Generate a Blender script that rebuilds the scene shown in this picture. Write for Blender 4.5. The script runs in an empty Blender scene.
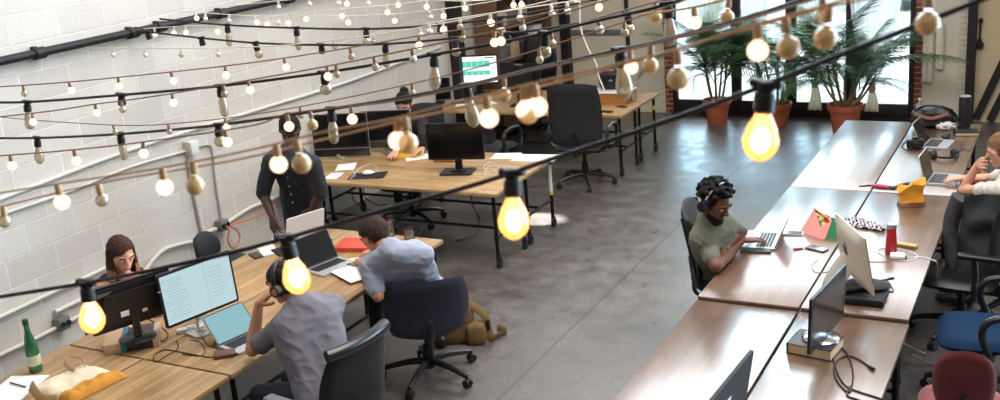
import bpy, bmesh, math, random
from mathutils import Vector, Matrix, Euler, noise
random.seed(7)
sc = bpy.context.scene
COL = sc.collection
PI = math.pi
V = Vector
K = 1.17            # furniture-to-room ratio while the room is laid out
SCL = 1 / K         # applied to the whole room at the end

# ------------------------------------------------------------------ camera model (1000 x 400 frame)
FPX = 1066.07
CAM_H = 3.75
_yaw, _pit, _rol = math.radians(29.34), math.radians(16.89), math.radians(-4.956)
CF = V((-math.sin(_yaw) * math.cos(_pit), math.cos(_yaw) * math.cos(_pit), -math.sin(_pit)))
_r0 = V((math.cos(_yaw), math.sin(_yaw), 0))
_u0 = _r0.cross(CF)
CR = _r0 * math.cos(_rol) + _u0 * math.sin(_rol)
CU = _u0 * math.cos(_rol) - _r0 * math.sin(_rol)
CAM = V((0, 0, CAM_H))
def ray(x, y): return CR * ((x - 500) / FPX) - CU * ((y - 200) / FPX) + CF
def P(x, y, z=0.0):
    d = ray(x, y); return CAM + d * ((z - CAM_H) / d.z)
def PX(x, y, X):
    d = ray(x, y); return CAM + d * (X / d.x)
def PY(x, y, Y):
    d = ray(x, y); return CAM + d * (Y / d.y)
def PD(x, y, D): return CAM + ray(x, y) * D

# ------------------------------------------------------------------ materials
def lin(c):
    r = []
    for v in c[:3]:
        v = v / 255.0
        r.append(v / 12.92 if v <= 0.04045 else ((v + 0.055) / 1.055) ** 2.4)
    return (*r, 1.0)
MATS = {}
class NT:
    def __init__(self, m):
        m.use_nodes = True
        self.t = m.node_tree; self.n = self.t.nodes; self.l = self.t.links
    def add(self, typ, **kw):
        n = self.n.new(typ)
        for k, v in kw.items(): setattr(n, k, v)
        return n
    def link(self, a, b): self.l.new(a, b)
def newmat(name):
    m = bpy.data.materials.new(name); nt = NT(m)
    for x in list(nt.n): nt.n.remove(x)
    o = nt.add('ShaderNodeOutputMaterial'); b = nt.add('ShaderNodeBsdfPrincipled')
    nt.link(b.outputs[0], o.inputs[0])
    MATS[name] = m
    return m, nt, b, o
def pbr(name, c, rough=0.5, metal=0.0, var=0.0, vscale=8.0, bump=0.0, bscale=60.0, spec=0.5, emit=None, es=0.0, sheen=0.0, coat=0.0, c2=None):
    """plain surface with a little procedural colour variation and bump"""
    m, nt, b, o = newmat(name)
    col = lin(c)
    b.inputs['Base Color'].default_value = col
    b.inputs['Roughness'].default_value = rough
    b.inputs['Metallic'].default_value = metal
    b.inputs['Specular IOR Level'].default_value = spec
    b.inputs['Sheen Weight'].default_value = sheen
    b.inputs['Coat Weight'].default_value = coat
    if emit:
        b.inputs['Emission Color'].default_value = lin(emit); b.inputs['Emission Strength'].default_value = es
    tc = nt.add('ShaderNodeTexCoord')
    if var or c2:
        nz = nt.add('ShaderNodeTexNoise'); nz.inputs['Scale'].default_value = vscale; nz.inputs['Detail'].default_value = 4
        nt.link(tc.outputs['Object'], nz.inputs['Vector'])
        mx = nt.add('ShaderNodeMix', data_type='RGBA')
        nt.link(nz.outputs['Fac'], mx.inputs[0])
        if c2: a_, b_ = col, lin(c2)
        else:
            a_ = tuple(max(0, v * (1 - var)) for v in col[:3]) + (1,); b_ = tuple(min(1, v * (1 + var)) for v in col[:3]) + (1,)
        mx.inputs[6].default_value = a_; mx.inputs[7].default_value = b_
        nt.link(mx.outputs[2], b.inputs['Base Color'])
    if bump:
        n2 = nt.add('ShaderNodeTexNoise'); n2.inputs['Scale'].default_value = bscale; n2.inputs['Detail'].default_value = 3
        nt.link(tc.outputs['Object'], n2.inputs['Vector'])
        bp = nt.add('ShaderNodeBump'); bp.inputs['Strength'].default_value = bump; bp.inputs['Distance'].default_value = 0.01
        nt.link(n2.outputs['Fac'], bp.inputs['Height']); nt.link(bp.outputs[0], b.inputs['Normal'])
    return m
def wood(name, c1, c2, mort, rough=0.35, along='X', spec=0.5, stave=0.045, length=0.55, coat=0.0, grain=0.35):
    m, nt, b, o = newmat(name)
    tc = nt.add('ShaderNodeTexCoord'); oi = nt.add('ShaderNodeObjectInfo')
    mp = nt.add('ShaderNodeMapping')
    nt.link(tc.outputs['Object'], mp.inputs['Vector'])
    if along == 'Y': mp.inputs['Rotation'].default_value = (0, 0, PI / 2)
    ad = nt.add('ShaderNodeVectorMath', operation='ADD'); sc_ = nt.add('ShaderNodeMath', operation='MULTIPLY'); sc_.inputs[1].default_value = 13.0
    nt.link(oi.outputs['Random'], sc_.inputs[0]); nt.link(mp.outputs[0], ad.inputs[0]); nt.link(sc_.outputs[0], ad.inputs[1])
    br = nt.add('ShaderNodeTexBrick')
    nt.link(ad.outputs[0], br.inputs['Vector'])
    br.inputs['Scale'].default_value = 1.0; br.inputs['Brick Width'].default_value = length; br.inputs['Row Height'].default_value = stave
    br.inputs['Mortar Size'].default_value = 0.0012; br.inputs['Mortar Smooth'].default_value = 0.3; br.offset = 0.37
    br.inputs['Color1'].default_value = lin(c1); br.inputs['Color2'].default_value = lin(c2); br.inputs['Mortar'].default_value = lin(mort)
    m2 = nt.add('ShaderNodeMapping'); m2.inputs['Scale'].default_value = (2.0, 40.0, 10.0)
    nt.link(ad.outputs[0], m2.inputs['Vector'])
    nz = nt.add('ShaderNodeTexNoise'); nz.inputs['Scale'].default_value = 1.6; nz.inputs['Detail'].default_value = 6; nz.inputs['Roughness'].default_value = 0.65
    nt.link(m2.outputs[0], nz.inputs['Vector'])
    n3 = nt.add('ShaderNodeTexNoise'); n3.inputs['Scale'].default_value = 2.2; n3.inputs['Detail'].default_value = 3
    nt.link(ad.outputs[0], n3.inputs['Vector'])
    rp = nt.add('ShaderNodeMapRange'); rp.inputs[1].default_value = 0.3; rp.inputs[2].default_value = 0.7; rp.inputs[3].default_value = 1 - grain; rp.inputs[4].default_value = 1 + grain * 0.4
    nt.link(nz.outputs['Fac'], rp.inputs[0])
    r3 = nt.add('ShaderNodeMapRange'); r3.inputs[1].default_value = 0.3; r3.inputs[2].default_value = 0.7; r3.inputs[3].default_value = 0.82; r3.inputs[4].default_value = 1.12
    nt.link(n3.outputs['Fac'], r3.inputs[0])
    mu = nt.add('ShaderNodeMath', operation='MULTIPLY'); nt.link(rp.outputs[0], mu.inputs[0]); nt.link(r3.outputs[0], mu.inputs[1])
    mx = nt.add('ShaderNodeVectorMath', operation='SCALE'); nt.link(br.outputs['Color'], mx.inputs[0]); nt.link(mu.outputs[0], mx.inputs['Scale'])
    nt.link(mx.outputs[0], b.inputs['Base Color'])
    r4 = nt.add('ShaderNodeMapRange'); r4.inputs[1].default_value = 0.3; r4.inputs[2].default_value = 0.7; r4.inputs[3].default_value = rough * 0.85; r4.inputs[4].default_value = rough * 1.25
    nt.link(n3.outputs['Fac'], r4.inputs[0]); nt.link(r4.outputs[0], b.inputs['Roughness'])
    b.inputs['Specular IOR Level'].default_value = spec; b.inputs['Coat Weight'].default_value = coat; b.inputs['Coat Roughness'].default_value = 0.24; b.inputs['Coat IOR'].default_value = 1.5 + 0.4 * coat
    bp = nt.add('ShaderNodeBump'); bp.inputs['Strength'].default_value = 0.08; bp.inputs['Distance'].default_value = 0.004
    nt.link(nz.outputs['Fac'], bp.inputs['Height']); nt.link(bp.outputs[0], b.inputs['Normal'])
    return m
def thinglass(name, tint=(255, 255, 255), mixv=0.12, rough=0.02, ior=1.45, body=None, bodymix=0.0):
    m = bpy.data.materials.new(name); nt = NT(m)
    for x in list(nt.n): nt.n.remove(x)
    o = nt.add('ShaderNodeOutputMaterial')
    tr = nt.add('ShaderNodeBsdfTransparent'); tr.inputs[0].default_value = lin(tint)
    gl = nt.add('ShaderNodeBsdfGlossy'); gl.inputs['Roughness'].default_value = rough
    fr = nt.add('ShaderNodeFresnel'); fr.inputs[0].default_value = ior
    mr = nt.add('ShaderNodeMath', operation='ADD'); mr.inputs[1].default_value = mixv * 0.3; mr.use_clamp = True
    nt.link(fr.outputs[0], mr.inputs[0])
    mx = nt.add('ShaderNodeMixShader'); nt.link(mr.outputs[0], mx.inputs[0]); nt.link(tr.outputs[0], mx.inputs[1]); nt.link(gl.outputs[0], mx.inputs[2])
    out = mx.outputs[0]
    if body:
        df = nt.add('ShaderNodeBsdfPrincipled'); df.inputs['Base Color'].default_value = lin(body); df.inputs['Roughness'].default_value = 0.3
        m2 = nt.add('ShaderNodeMixShader'); m2.inputs[0].default_value = bodymix
        nt.link(out, m2.inputs[1]); nt.link(df.outputs[0], m2.inputs[2]); out = m2.outputs[0]
    nt.link(out, o.inputs[0]); MATS[name] = m
    return m
def emis(name, c, s):
    m = bpy.data.materials.new(name); nt = NT(m)
    for x in list(nt.n): nt.n.remove(x)
    o = nt.add('ShaderNodeOutputMaterial'); e = nt.add('ShaderNodeEmission'); e.inputs[0].default_value = lin(c); e.inputs[1].default_value = s
    nt.link(e.outputs[0], o.inputs[0]); MATS[name] = m
    return m

# ------------------------------------------------------------------ mesh building
class MB:
    """collects shapes; obj() links them as ONE mesh object"""
    def __init__(s): s.v = []; s.f = []; s.m = []
    def raw(s, vs, fs, mat=0, M=None):
        k = len(s.v)
        s.v += [tuple(M @ V(p)) if M else tuple(p) for p in vs]
        s.f += [tuple(i + k for i in f) for f in fs]; s.m += [mat] * len(fs)
        return s
    def bm(s, b, mat=0, M=None):
        b.verts.index_update()
        s.raw([v.co.copy() for v in b.verts], [[v.index for v in f.verts] for f in b.faces], mat, M); b.free(); return s
    def box(s, c, sz, mat=0, M=None, bev=0.0, seg=2, rz=0.0):
        b = bmesh.new(); bmesh.ops.create_cube(b, size=1.0)
        bmesh.ops.scale(b, vec=sz, verts=b.verts)
        if bev: bmesh.ops.bevel(b, geom=b.edges[:] , offset=min(bev, min(sz) * 0.49), segments=seg, affect='EDGES', profile=0.5)
        if rz: bmesh.ops.rotate(b, cent=(0, 0, 0), matrix=Matrix.Rotation(rz, 3, 'Z'), verts=b.verts)
        bmesh.ops.translate(b, vec=c, verts=b.verts)
        return s.bm(b, mat, M)
    def cyl(s, p0, p1, r0, r1=None, n=14, mat=0, M=None, cap=True):
        p0, p1 = V(p0), V(p1); r1 = r0 if r1 is None else r1
        d = (p1 - p0).normalized(); a = d.orthogonal().normalized(); b = d.cross(a)
        vs = []; fs = []
        for p, r in ((p0, r0), (p1, r1)):
            for i in range(n):
                t = 2 * PI * i / n; vs.append(p + a * (r * math.cos(t)) + b * (r * math.sin(t)))
        for i in range(n): j = (i + 1) % n; fs.append((i, j, n + j, n + i))
        if cap: fs.append(tuple(range(n - 1, -1, -1))); fs.append(tuple(range(n, 2 * n)))
        return s.raw(vs, fs, mat, M)
    def tube(s, pts, r, n=8, mat=0, M=None, closed=False, r_end=None, flat=1.0):
        pts = [V(p) for p in pts]; L = len(pts); vs = []; fs = []
        prev = None
        for i, p in enumerate(pts):
            if closed: t = (pts[(i + 1) % L] - pts[i - 1])
            else: t = pts[min(i + 1, L - 1)] - pts[max(i - 1, 0)]
            t.normalize()
            if prev is None: a = t.orthogonal().normalized()
            else:
                a = prev - t * prev.dot(t)
                a = a.normalized() if a.length > 1e-6 else t.orthogonal().normalized()
            prev = a; b = t.cross(a)
            rr = r if r_end is None else r + (r_end - r) * i / max(1, L - 1)
            for k in range(n):
                q = 2 * PI * k / n; vs.append(p + a * (rr * math.cos(q)) + b * (rr * flat * math.sin(q)))
        for i in range(L if closed else L - 1):
            for k in range(n):
                k2 = (k + 1) % n; i2 = (i + 1) % L
                fs.append((i * n + k, i * n + k2, i2 * n + k2, i2 * n + k))
        if not closed: fs.append(tuple(range(n - 1, -1, -1))); fs.append(tuple((L - 1) * n + k for k in range(n)))
        return s.raw(vs, fs, mat, M)
    def lathe(s, prof, n=20, mat=0, M=None, c=(0, 0, 0)):
        vs = []; fs = []; c = V(c)
        for r, z in prof:
            for k in range(n):
                q = 2 * PI * k / n; vs.append(c + V((r * math.cos(q), r * math.sin(q), z)))
        for i in range(len(prof) - 1):
            for k in range(n):
                k2 = (k + 1) % n; fs.append((i * n + k, i * n + k2, (i + 1) * n + k2, (i + 1) * n + k))
        if prof[0][0] > 1e-5: fs.append(tuple(range(n - 1, -1, -1)))
        if prof[-1][0] > 1e-5: fs.append(tuple((len(prof) - 1) * n + k for k in range(n)))
        return s.raw(vs, fs, mat, M)
    def prism(s, poly, z0, z1, mat=0, M=None):
        n = len(poly)
        vs = [(x, y, z0) for x, y in poly] + [(x, y, z1) for x, y in poly]
        fs = [tuple(range(n - 1, -1, -1)), tuple(range(n, 2 * n))] + [(i, (i + 1) % n, n + (i + 1) % n, n + i) for i in range(n)]
        return s.raw(vs, fs, mat, M)
    def ell(s, c, r, mat=0, M=None, n=14, R=None):
        if isinstance(r, (int, float)): r = (r, r, r)
        b = bmesh.new(); bmesh.ops.create_uvsphere(b, u_segments=n, v_segments=max(6, n * 2 // 3), radius=1.0)
        X = Matrix.Translation(V(c)) @ ((R.to_4x4()) if R else Matrix.Identity(4)) @ Matrix.Diagonal((*r, 1))
        b.transform(X); return s.bm(b, mat, M)
    def grid(s, fn, nu, nv, mat=0, M=None, closed_u=False):
        vs = [fn(i / (nu if closed_u else nu - 1), j / (nv - 1)) for i in range(nu) for j in range(nv)]
        fs = []
        for i in range(nu if closed_u else nu - 1):
            for j in range(nv - 1):
                i2 = (i + 1) % nu; fs.append((i * nv + j, i2 * nv + j, i2 * nv + j + 1, i * nv + j + 1))
        return s.raw(vs, fs, mat, M)
    def mesh(s, name, mats, sharp=40):
        me = bpy.data.meshes.new(name)
        me.from_pydata([tuple(v) for v in s.v], [], s.f); me.update()
        for m in mats: me.materials.append(MATS[m] if isinstance(m, str) else m)
        me.polygons.foreach_set('material_index', s.m)
        b = bmesh.new(); b.from_mesh(me); bmesh.ops.recalc_face_normals(b, faces=b.faces); b.to_mesh(me); b.free()
        me.polygons.foreach_set('use_smooth', [True] * len(me.polygons))
        me.set_sharp_from_angle(angle=math.radians(sharp))
        me.update()
        return me
def link(name, me, parent=None, loc=None, rot=None):
    o = bpy.data.objects.new(name, me); COL.objects.link(o)
    if parent: o.parent = parent
    if loc is not None: o.location = loc
    if rot is not None: o.rotation_euler = rot if not isinstance(rot, (int, float)) else (0, 0, rot)
    return o
def obj(name, mb, mats, parent=None, loc=None, rot=None, sharp=40, label=None):
    if isinstance(mats, str): mats = [mats]
    o = link(name, mb.mesh(name, mats, sharp), parent, loc, rot)
    if label: o['label'] = label
    return o
def tag(o, label, cat, group=None, kind=None):
    o['label'] = label; o['category'] = cat
    if group: o['group'] = group
    if kind: o['kind'] = kind
    if o.type == 'MESH' and V(o.location).length > 0: o.scale = (K, K, K)
    return o
def room_size(o): o.scale = (1, 1, 1); return o   # laid out in room units already
def thing(name, label, cat, loc=(0, 0, 0), rot=0.0, group=None):
    o = bpy.data.objects.new(name, None); COL.objects.link(o)
    o.empty_display_size = 0.1; o.location = loc
    o.rotation_euler = (0, 0, rot) if isinstance(rot, (int, float)) else rot
    if V(loc).length > 0: o.scale = (K, K, K)
    return tag(o, label, cat, group)
def struct(name, mb, mats, sharp=40):
    o = obj(name, mb, mats, sharp=sharp); o['kind'] = 'structure'; return o
def copy_tree(o, parent=None):
    c = o.copy(); COL.objects.link(c)
    if parent: c.parent = parent
    for ch in list(o.children): copy_tree(ch, c)
    return c
def smooth_pts(pts, k=6):
    """Catmull-Rom through the points"""
    pts = [V(p) for p in pts]; out = []
    for i in range(len(pts) - 1):
        p0 = pts[max(0, i - 1)]; p1 = pts[i]; p2 = pts[i + 1]; p3 = pts[min(len(pts) - 1, i + 2)]
        for j in range(k):
            t = j / k
            out.append(0.5 * ((2 * p1) + (p2 - p0) * t + (2 * p0 - 5 * p1 + 4 * p2 - p3) * t * t + (3 * p1 - p0 - 3 * p2 + p3) * t ** 3))
    out.append(pts[-1]); return out
def rrect(w, h, r, n=5, cx=0.0, cy=0.0):
    pts = []
    for (sx, sy, a0) in ((1, 1, 0), (-1, 1, 90), (-1, -1, 180), (1, -1, 270)):
        for i in range(n + 1):
            a = math.radians(a0 + 90 * i / n)
            pts.append((cx + sx * (w / 2 - r) + r * math.cos(a), cy + sy * (h / 2 - r) + r * math.sin(a)))
    return pts
def evalmesh(mb_or_bm, mods):
    """mesh of the shape after its modifiers"""
    me = bpy.data.meshes.new('tmp')
    if isinstance(mb_or_bm, MB): me.from_pydata([tuple(v) for v in mb_or_bm.v], [], mb_or_bm.f)
    else: mb_or_bm.to_mesh(me); mb_or_bm.free()
    o = bpy.data.objects.new('tmp', me); COL.objects.link(o)
    for typ, kw in mods:
        m = o.modifiers.new('m', typ)
        for k, v in kw.items(): setattr(m, k, v)
    dg = bpy.context.evaluated_depsgraph_get()
    r = bpy.data.meshes.new_from_object(o.evaluated_get(dg))
    bpy.data.objects.remove(o); bpy.data.meshes.remove(me)
    return r
# ------------------------------------------------------------------ palette
wood('wood_warm', (196, 162, 116), (170, 132, 86), (110, 80, 50), rough=0.45, along='X')
wood('wood_warm_long', (186, 152, 108), (160, 122, 80), (104, 76, 48), rough=0.45, along='Y')
wood('wood_grey', (122, 92, 70), (102, 74, 54), (76, 54, 40), rough=0.36, along='Y', spec=0.9, coat=1.0, grain=0.3, stave=0.055, length=0.7)
wood('wood_crate', (190, 130, 70), (165, 105, 55), (90, 55, 28), rough=0.5, along='X')
pbr('black_steel', (30, 27, 28), 0.45, 0.6, var=0.2)
pbr('caster_rubber', (24, 23, 24), 0.6)
pbr('caster_grey', (120, 120, 122), 0.4, 0.5)
pbr('white_tape', (232, 230, 226), 0.6)
pbr('yellow_tape', (226, 196, 40), 0.6)
pbr('black_plastic', (22, 20, 22), 0.4, var=0.15)
pbr('matte_black', (18, 17, 19), 0.7)
pbr('grey_plastic', (110, 110, 112), 0.45)
pbr('light_plastic', (226, 226, 224), 0.4)
pbr('chrome', (190, 192, 196), 0.18, 1.0)
pbr('silver', (196, 194, 188), 0.32, 0.85)
pbr('alu_pale', (214, 206, 190), 0.38, 0.35)
pbr('laptop_silver', (206, 208, 212), 0.35, 0.6)
pbr('key_black', (28, 28, 30), 0.5)
pbr('screen_off', (16, 14, 16), 0.12, spec=0.6)
pbr('screen_grey', (44, 36, 32), 0.16, spec=0.6)
pbr('navy_fabric', (20, 25, 46), 0.85, var=0.15, vscale=40, bump=0.3, bscale=300, sheen=0.2)
pbr('black_fabric', (26, 25, 32), 0.85, var=0.2, vscale=40, bump=0.3, bscale=300, sheen=0.1)
pbr('black_leather', (22, 20, 22), 0.38, var=0.2, bump=0.25, bscale=90)
pbr('blue_fabric', (8, 40, 70), 0.9, var=0.2, vscale=60, bump=0.3, bscale=300, spec=0.2)
pbr('maroon_fabric', (116, 36, 40), 0.85, var=0.15, vscale=60, bump=0.3, bscale=300, sheen=0.3)
pbr('black_mesh', (30, 29, 32), 0.75, var=0.3, vscale=200)
pbr('brick_red', (150, 74, 52), 0.85)
pbr('frame_dark', (38, 31, 34), 0.5, var=0.15)
pbr('post_dark', (28, 24, 27), 0.6, var=0.2)
pbr('cream_wall', (214, 203, 180), 0.85, var=0.08, vscale=1.5, bump=0.05)
pbr('plaster_tan', (206, 186, 152), 0.85, var=0.12, vscale=2.0, bump=0.08)
pbr('white_wall', (214, 206, 188), 0.85, var=0.06, vscale=2.0)
pbr('pipe_dark', (30, 27, 28), 0.55, 0.3, var=0.25, vscale=12)
pbr('pipe_white', (212, 208, 200), 0.45, var=0.08)
pbr('pipe_grey', (176, 172, 166), 0.4, 0.2, var=0.08)
pbr('box_grey', (128, 126, 124), 0.5, 0.4)
pbr('orange_cord', (206, 120, 70), 0.6)
pbr('terracotta', (176, 92, 62), 0.8, var=0.15, vscale=6, bump=0.1)
pbr('soil', (52, 40, 32), 0.95, var=0.4, vscale=40, bump=0.6)
pbr('palm_green', (50, 86, 46), 0.5, var=0.35, vscale=3)
pbr('palm_light', (110, 142, 82), 0.5, var=0.3, vscale=3)
pbr('palm_stem', (128, 112, 70), 0.7, var=0.3, vscale=10)
pbr('towel', (226, 218, 200), 0.9, bump=0.2, bscale=120)
pbr('paper', (238, 238, 236), 0.8)
pbr('cardboard', (190, 158, 130), 0.8, var=0.1)
pbr('pave', (226, 230, 232), 0.8, var=0.05)
pbr('asphalt', (196, 204, 208), 0.8, var=0.06)
pbr('facade', (222, 224, 222), 0.8, var=0.05)
pbr('facade_glass', (90, 112, 124), 0.15)
pbr('car_paint', (94, 122, 136), 0.25, 0.3)
pbr('car_dark', (36, 44, 50), 0.2)
thinglass('pane_glass', (244, 250, 250), 0.1)
thinglass('drink_glass', (236, 240, 238), 0.35)
thinglass('bulb_clear', (238, 232, 214), 0.5, body=(240, 226, 190), bodymix=0.28)
thinglass('bulb_amber', (255, 222, 176), 0.25, body=(255, 190, 110), bodymix=0.12)
_m = MATS['bulb_amber']; _o = next(n for n in _m.node_tree.nodes if n.type == 'OUTPUT_MATERIAL'); _s = _o.inputs[0].links[0].from_socket
_e = _m.node_tree.nodes.new('ShaderNodeEmission'); _e.inputs[0].default_value = lin((255, 178, 112)); _e.inputs[1].default_value = 0.4
_a = _m.node_tree.nodes.new('ShaderNodeAddShader'); _m.node_tree.links.new(_s, _a.inputs[0]); _m.node_tree.links.new(_e.outputs[0], _a.inputs[1]); _m.node_tree.links.new(_a.outputs[0], _o.inputs[0])
thinglass('green_glass', (70, 170, 115), 0.3, body=(36, 128, 82), bodymix=0.55)
def translucent(name, c, mixv=0.5):
    m = bpy.data.materials.new(name); nt = NT(m)
    for x in list(nt.n): nt.n.remove(x)
    o = nt.add('ShaderNodeOutputMaterial'); d = nt.add('ShaderNodeBsdfDiffuse'); t = nt.add('ShaderNodeBsdfTranslucent'); x = nt.add('ShaderNodeMixShader')
    d.inputs[0].default_value = lin(c); t.inputs[0].default_value = lin(c); x.inputs[0].default_value = mixv
    nt.link(d.outputs[0], x.inputs[1]); nt.link(t.outputs[0], x.inputs[2]); nt.link(x.outputs[0], o.inputs[0]); MATS[name] = m
translucent('curtain_cloth', (244, 242, 238), 0.45)
translucent('curtain_knot', (226, 210, 176), 0.2)

def cmu_material():
    m, nt, b, o = newmat('painted_block')
    tc = nt.add('ShaderNodeTexCoord'); sp = nt.add('ShaderNodeSeparateXYZ'); cb = nt.add('ShaderNodeCombineXYZ')
    nt.link(tc.outputs['Object'], sp.inputs[0])
    ay = nt.add('ShaderNodeMath', operation='ADD'); ay.inputs[1].default_value = -5.62 + 0.506 * 40; nt.link(sp.outputs[1], ay.inputs[0])
    az = nt.add('ShaderNodeMath', operation='ADD'); az.inputs[1].default_value = 0.223; nt.link(sp.outputs[2], az.inputs[0])
    nt.link(ay.outputs[0], cb.inputs[0]); nt.link(az.outputs[0], cb.inputs[1])
    wv = nt.add('ShaderNodeTexNoise'); wv.inputs['Scale'].default_value = 3.0; wv.inputs['Detail'].default_value = 3
    nt.link(tc.outputs['Object'], wv.inputs['Vector'])
    ws = nt.add('ShaderNodeVectorMath', operation='SCALE'); ws.inputs['Scale'].default_value = 0.012; nt.link(wv.outputs['Color'], ws.inputs[0])
    wa = nt.add('ShaderNodeVectorMath', operation='ADD'); nt.link(cb.outputs[0], wa.inputs[0]); nt.link(ws.outputs[0], wa.inputs[1])
    br = nt.add('ShaderNodeTexBrick'); nt.link(wa.outputs[0], br.inputs['Vector'])
    br.offset = 0.5; br.inputs['Scale'].default_value = 1.0; br.inputs['Brick Width'].default_value = 0.506; br.inputs['Row Height'].default_value = 0.247
    br.inputs['Mortar Size'].default_value = 0.007; br.inputs['Mortar Smooth'].default_value = 0.25
    br.inputs['Color1'].default_value = lin((206, 198, 188)); br.inputs['Color2'].default_value = lin((216, 209, 199)); br.inputs['Mortar'].default_value = lin((236, 231, 224))
    st = nt.add('ShaderNodeTexNoise'); st.inputs['Scale'].default_value = 0.9; st.inputs['Detail'].default_value = 7; st.inputs['Roughness'].default_value = 0.7
    nt.link(tc.outputs['Object'], st.inputs['Vector'])
    mr = nt.add('ShaderNodeMapRange'); mr.inputs[1].default_value = 0.52; mr.inputs[2].default_value = 0.8; mr.inputs[3].default_value = 0.0; mr.inputs[4].default_value = 0.45
    nt.link(st.outputs['Fac'], mr.inputs[0])
    mx = nt.add('ShaderNodeMix', data_type='RGBA'); nt.link(mr.outputs[0], mx.inputs[0]); nt.link(br.outputs['Color'], mx.inputs[6]); mx.inputs[7].default_value = lin((196, 184, 168))
    nt.link(mx.outputs[2], b.inputs['Base Color'])
    b.inputs['Roughness'].default_value = 0.55
    nz = nt.add('ShaderNodeTexNoise'); nz.inputs['Scale'].default_value = 45.0; nz.inputs['Detail'].default_value = 4; nt.link(tc.outputs['Object'], nz.inputs['Vector'])
    hs = nt.add('ShaderNodeMath', operation='MULTIPLY'); hs.inputs[1].default_value = 0.35; nt.link(nz.outputs['Fac'], hs.inputs[0])
    h2 = nt.add('ShaderNodeMath', operation='SUBTRACT'); nt.link(hs.outputs[0], h2.inputs[0]); nt.link(br.outputs['Fac'], h2.inputs[1])
    bp = nt.add('ShaderNodeBump'); bp.inputs['Strength'].default_value = 0.8; bp.inputs['Distance'].default_value = 0.014
    nt.link(h2.outputs[0], bp.inputs['Height']); nt.link(bp.outputs[0], b.inputs['Normal'])
def brick_material(name, c1, c2, mort, sx=0.21, sz=0.075, axis='XZ'):
    m, nt, b, o = newmat(name)
    tc = nt.add('ShaderNodeTexCoord'); sp = nt.add('ShaderNodeSeparateXYZ'); cb = nt.add('ShaderNodeCombineXYZ')
    nt.link(tc.outputs['Object'], sp.inputs[0]); nt.link(sp.outputs[0], cb.inputs[0]); nt.link(sp.outputs[2], cb.inputs[1])
    br = nt.add('ShaderNodeTexBrick'); nt.link(cb.outputs[0], br.inputs['Vector'])
    br.inputs['Scale'].default_value = 1.0; br.inputs['Brick Width'].default_value = sx; br.inputs['Row Height'].default_value = sz
    br.inputs['Mortar Size'].default_value = 0.008; br.inputs['Color1'].default_value = lin(c1); br.inputs['Color2'].default_value = lin(c2); br.inputs['Mortar'].default_value = lin(mort)
    nt.link(br.outputs['Color'], b.inputs['Base Color']); b.inputs['Roughness'].default_value = 0.85
    bp = nt.add('ShaderNodeBump'); bp.inputs['Strength'].default_value = 0.5; bp.inputs['Distance'].default_value = 0.01; bp.invert = True
    nt.link(br.outputs['Fac'], bp.inputs['Height']); nt.link(bp.outputs[0], b.inputs['Normal'])
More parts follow.
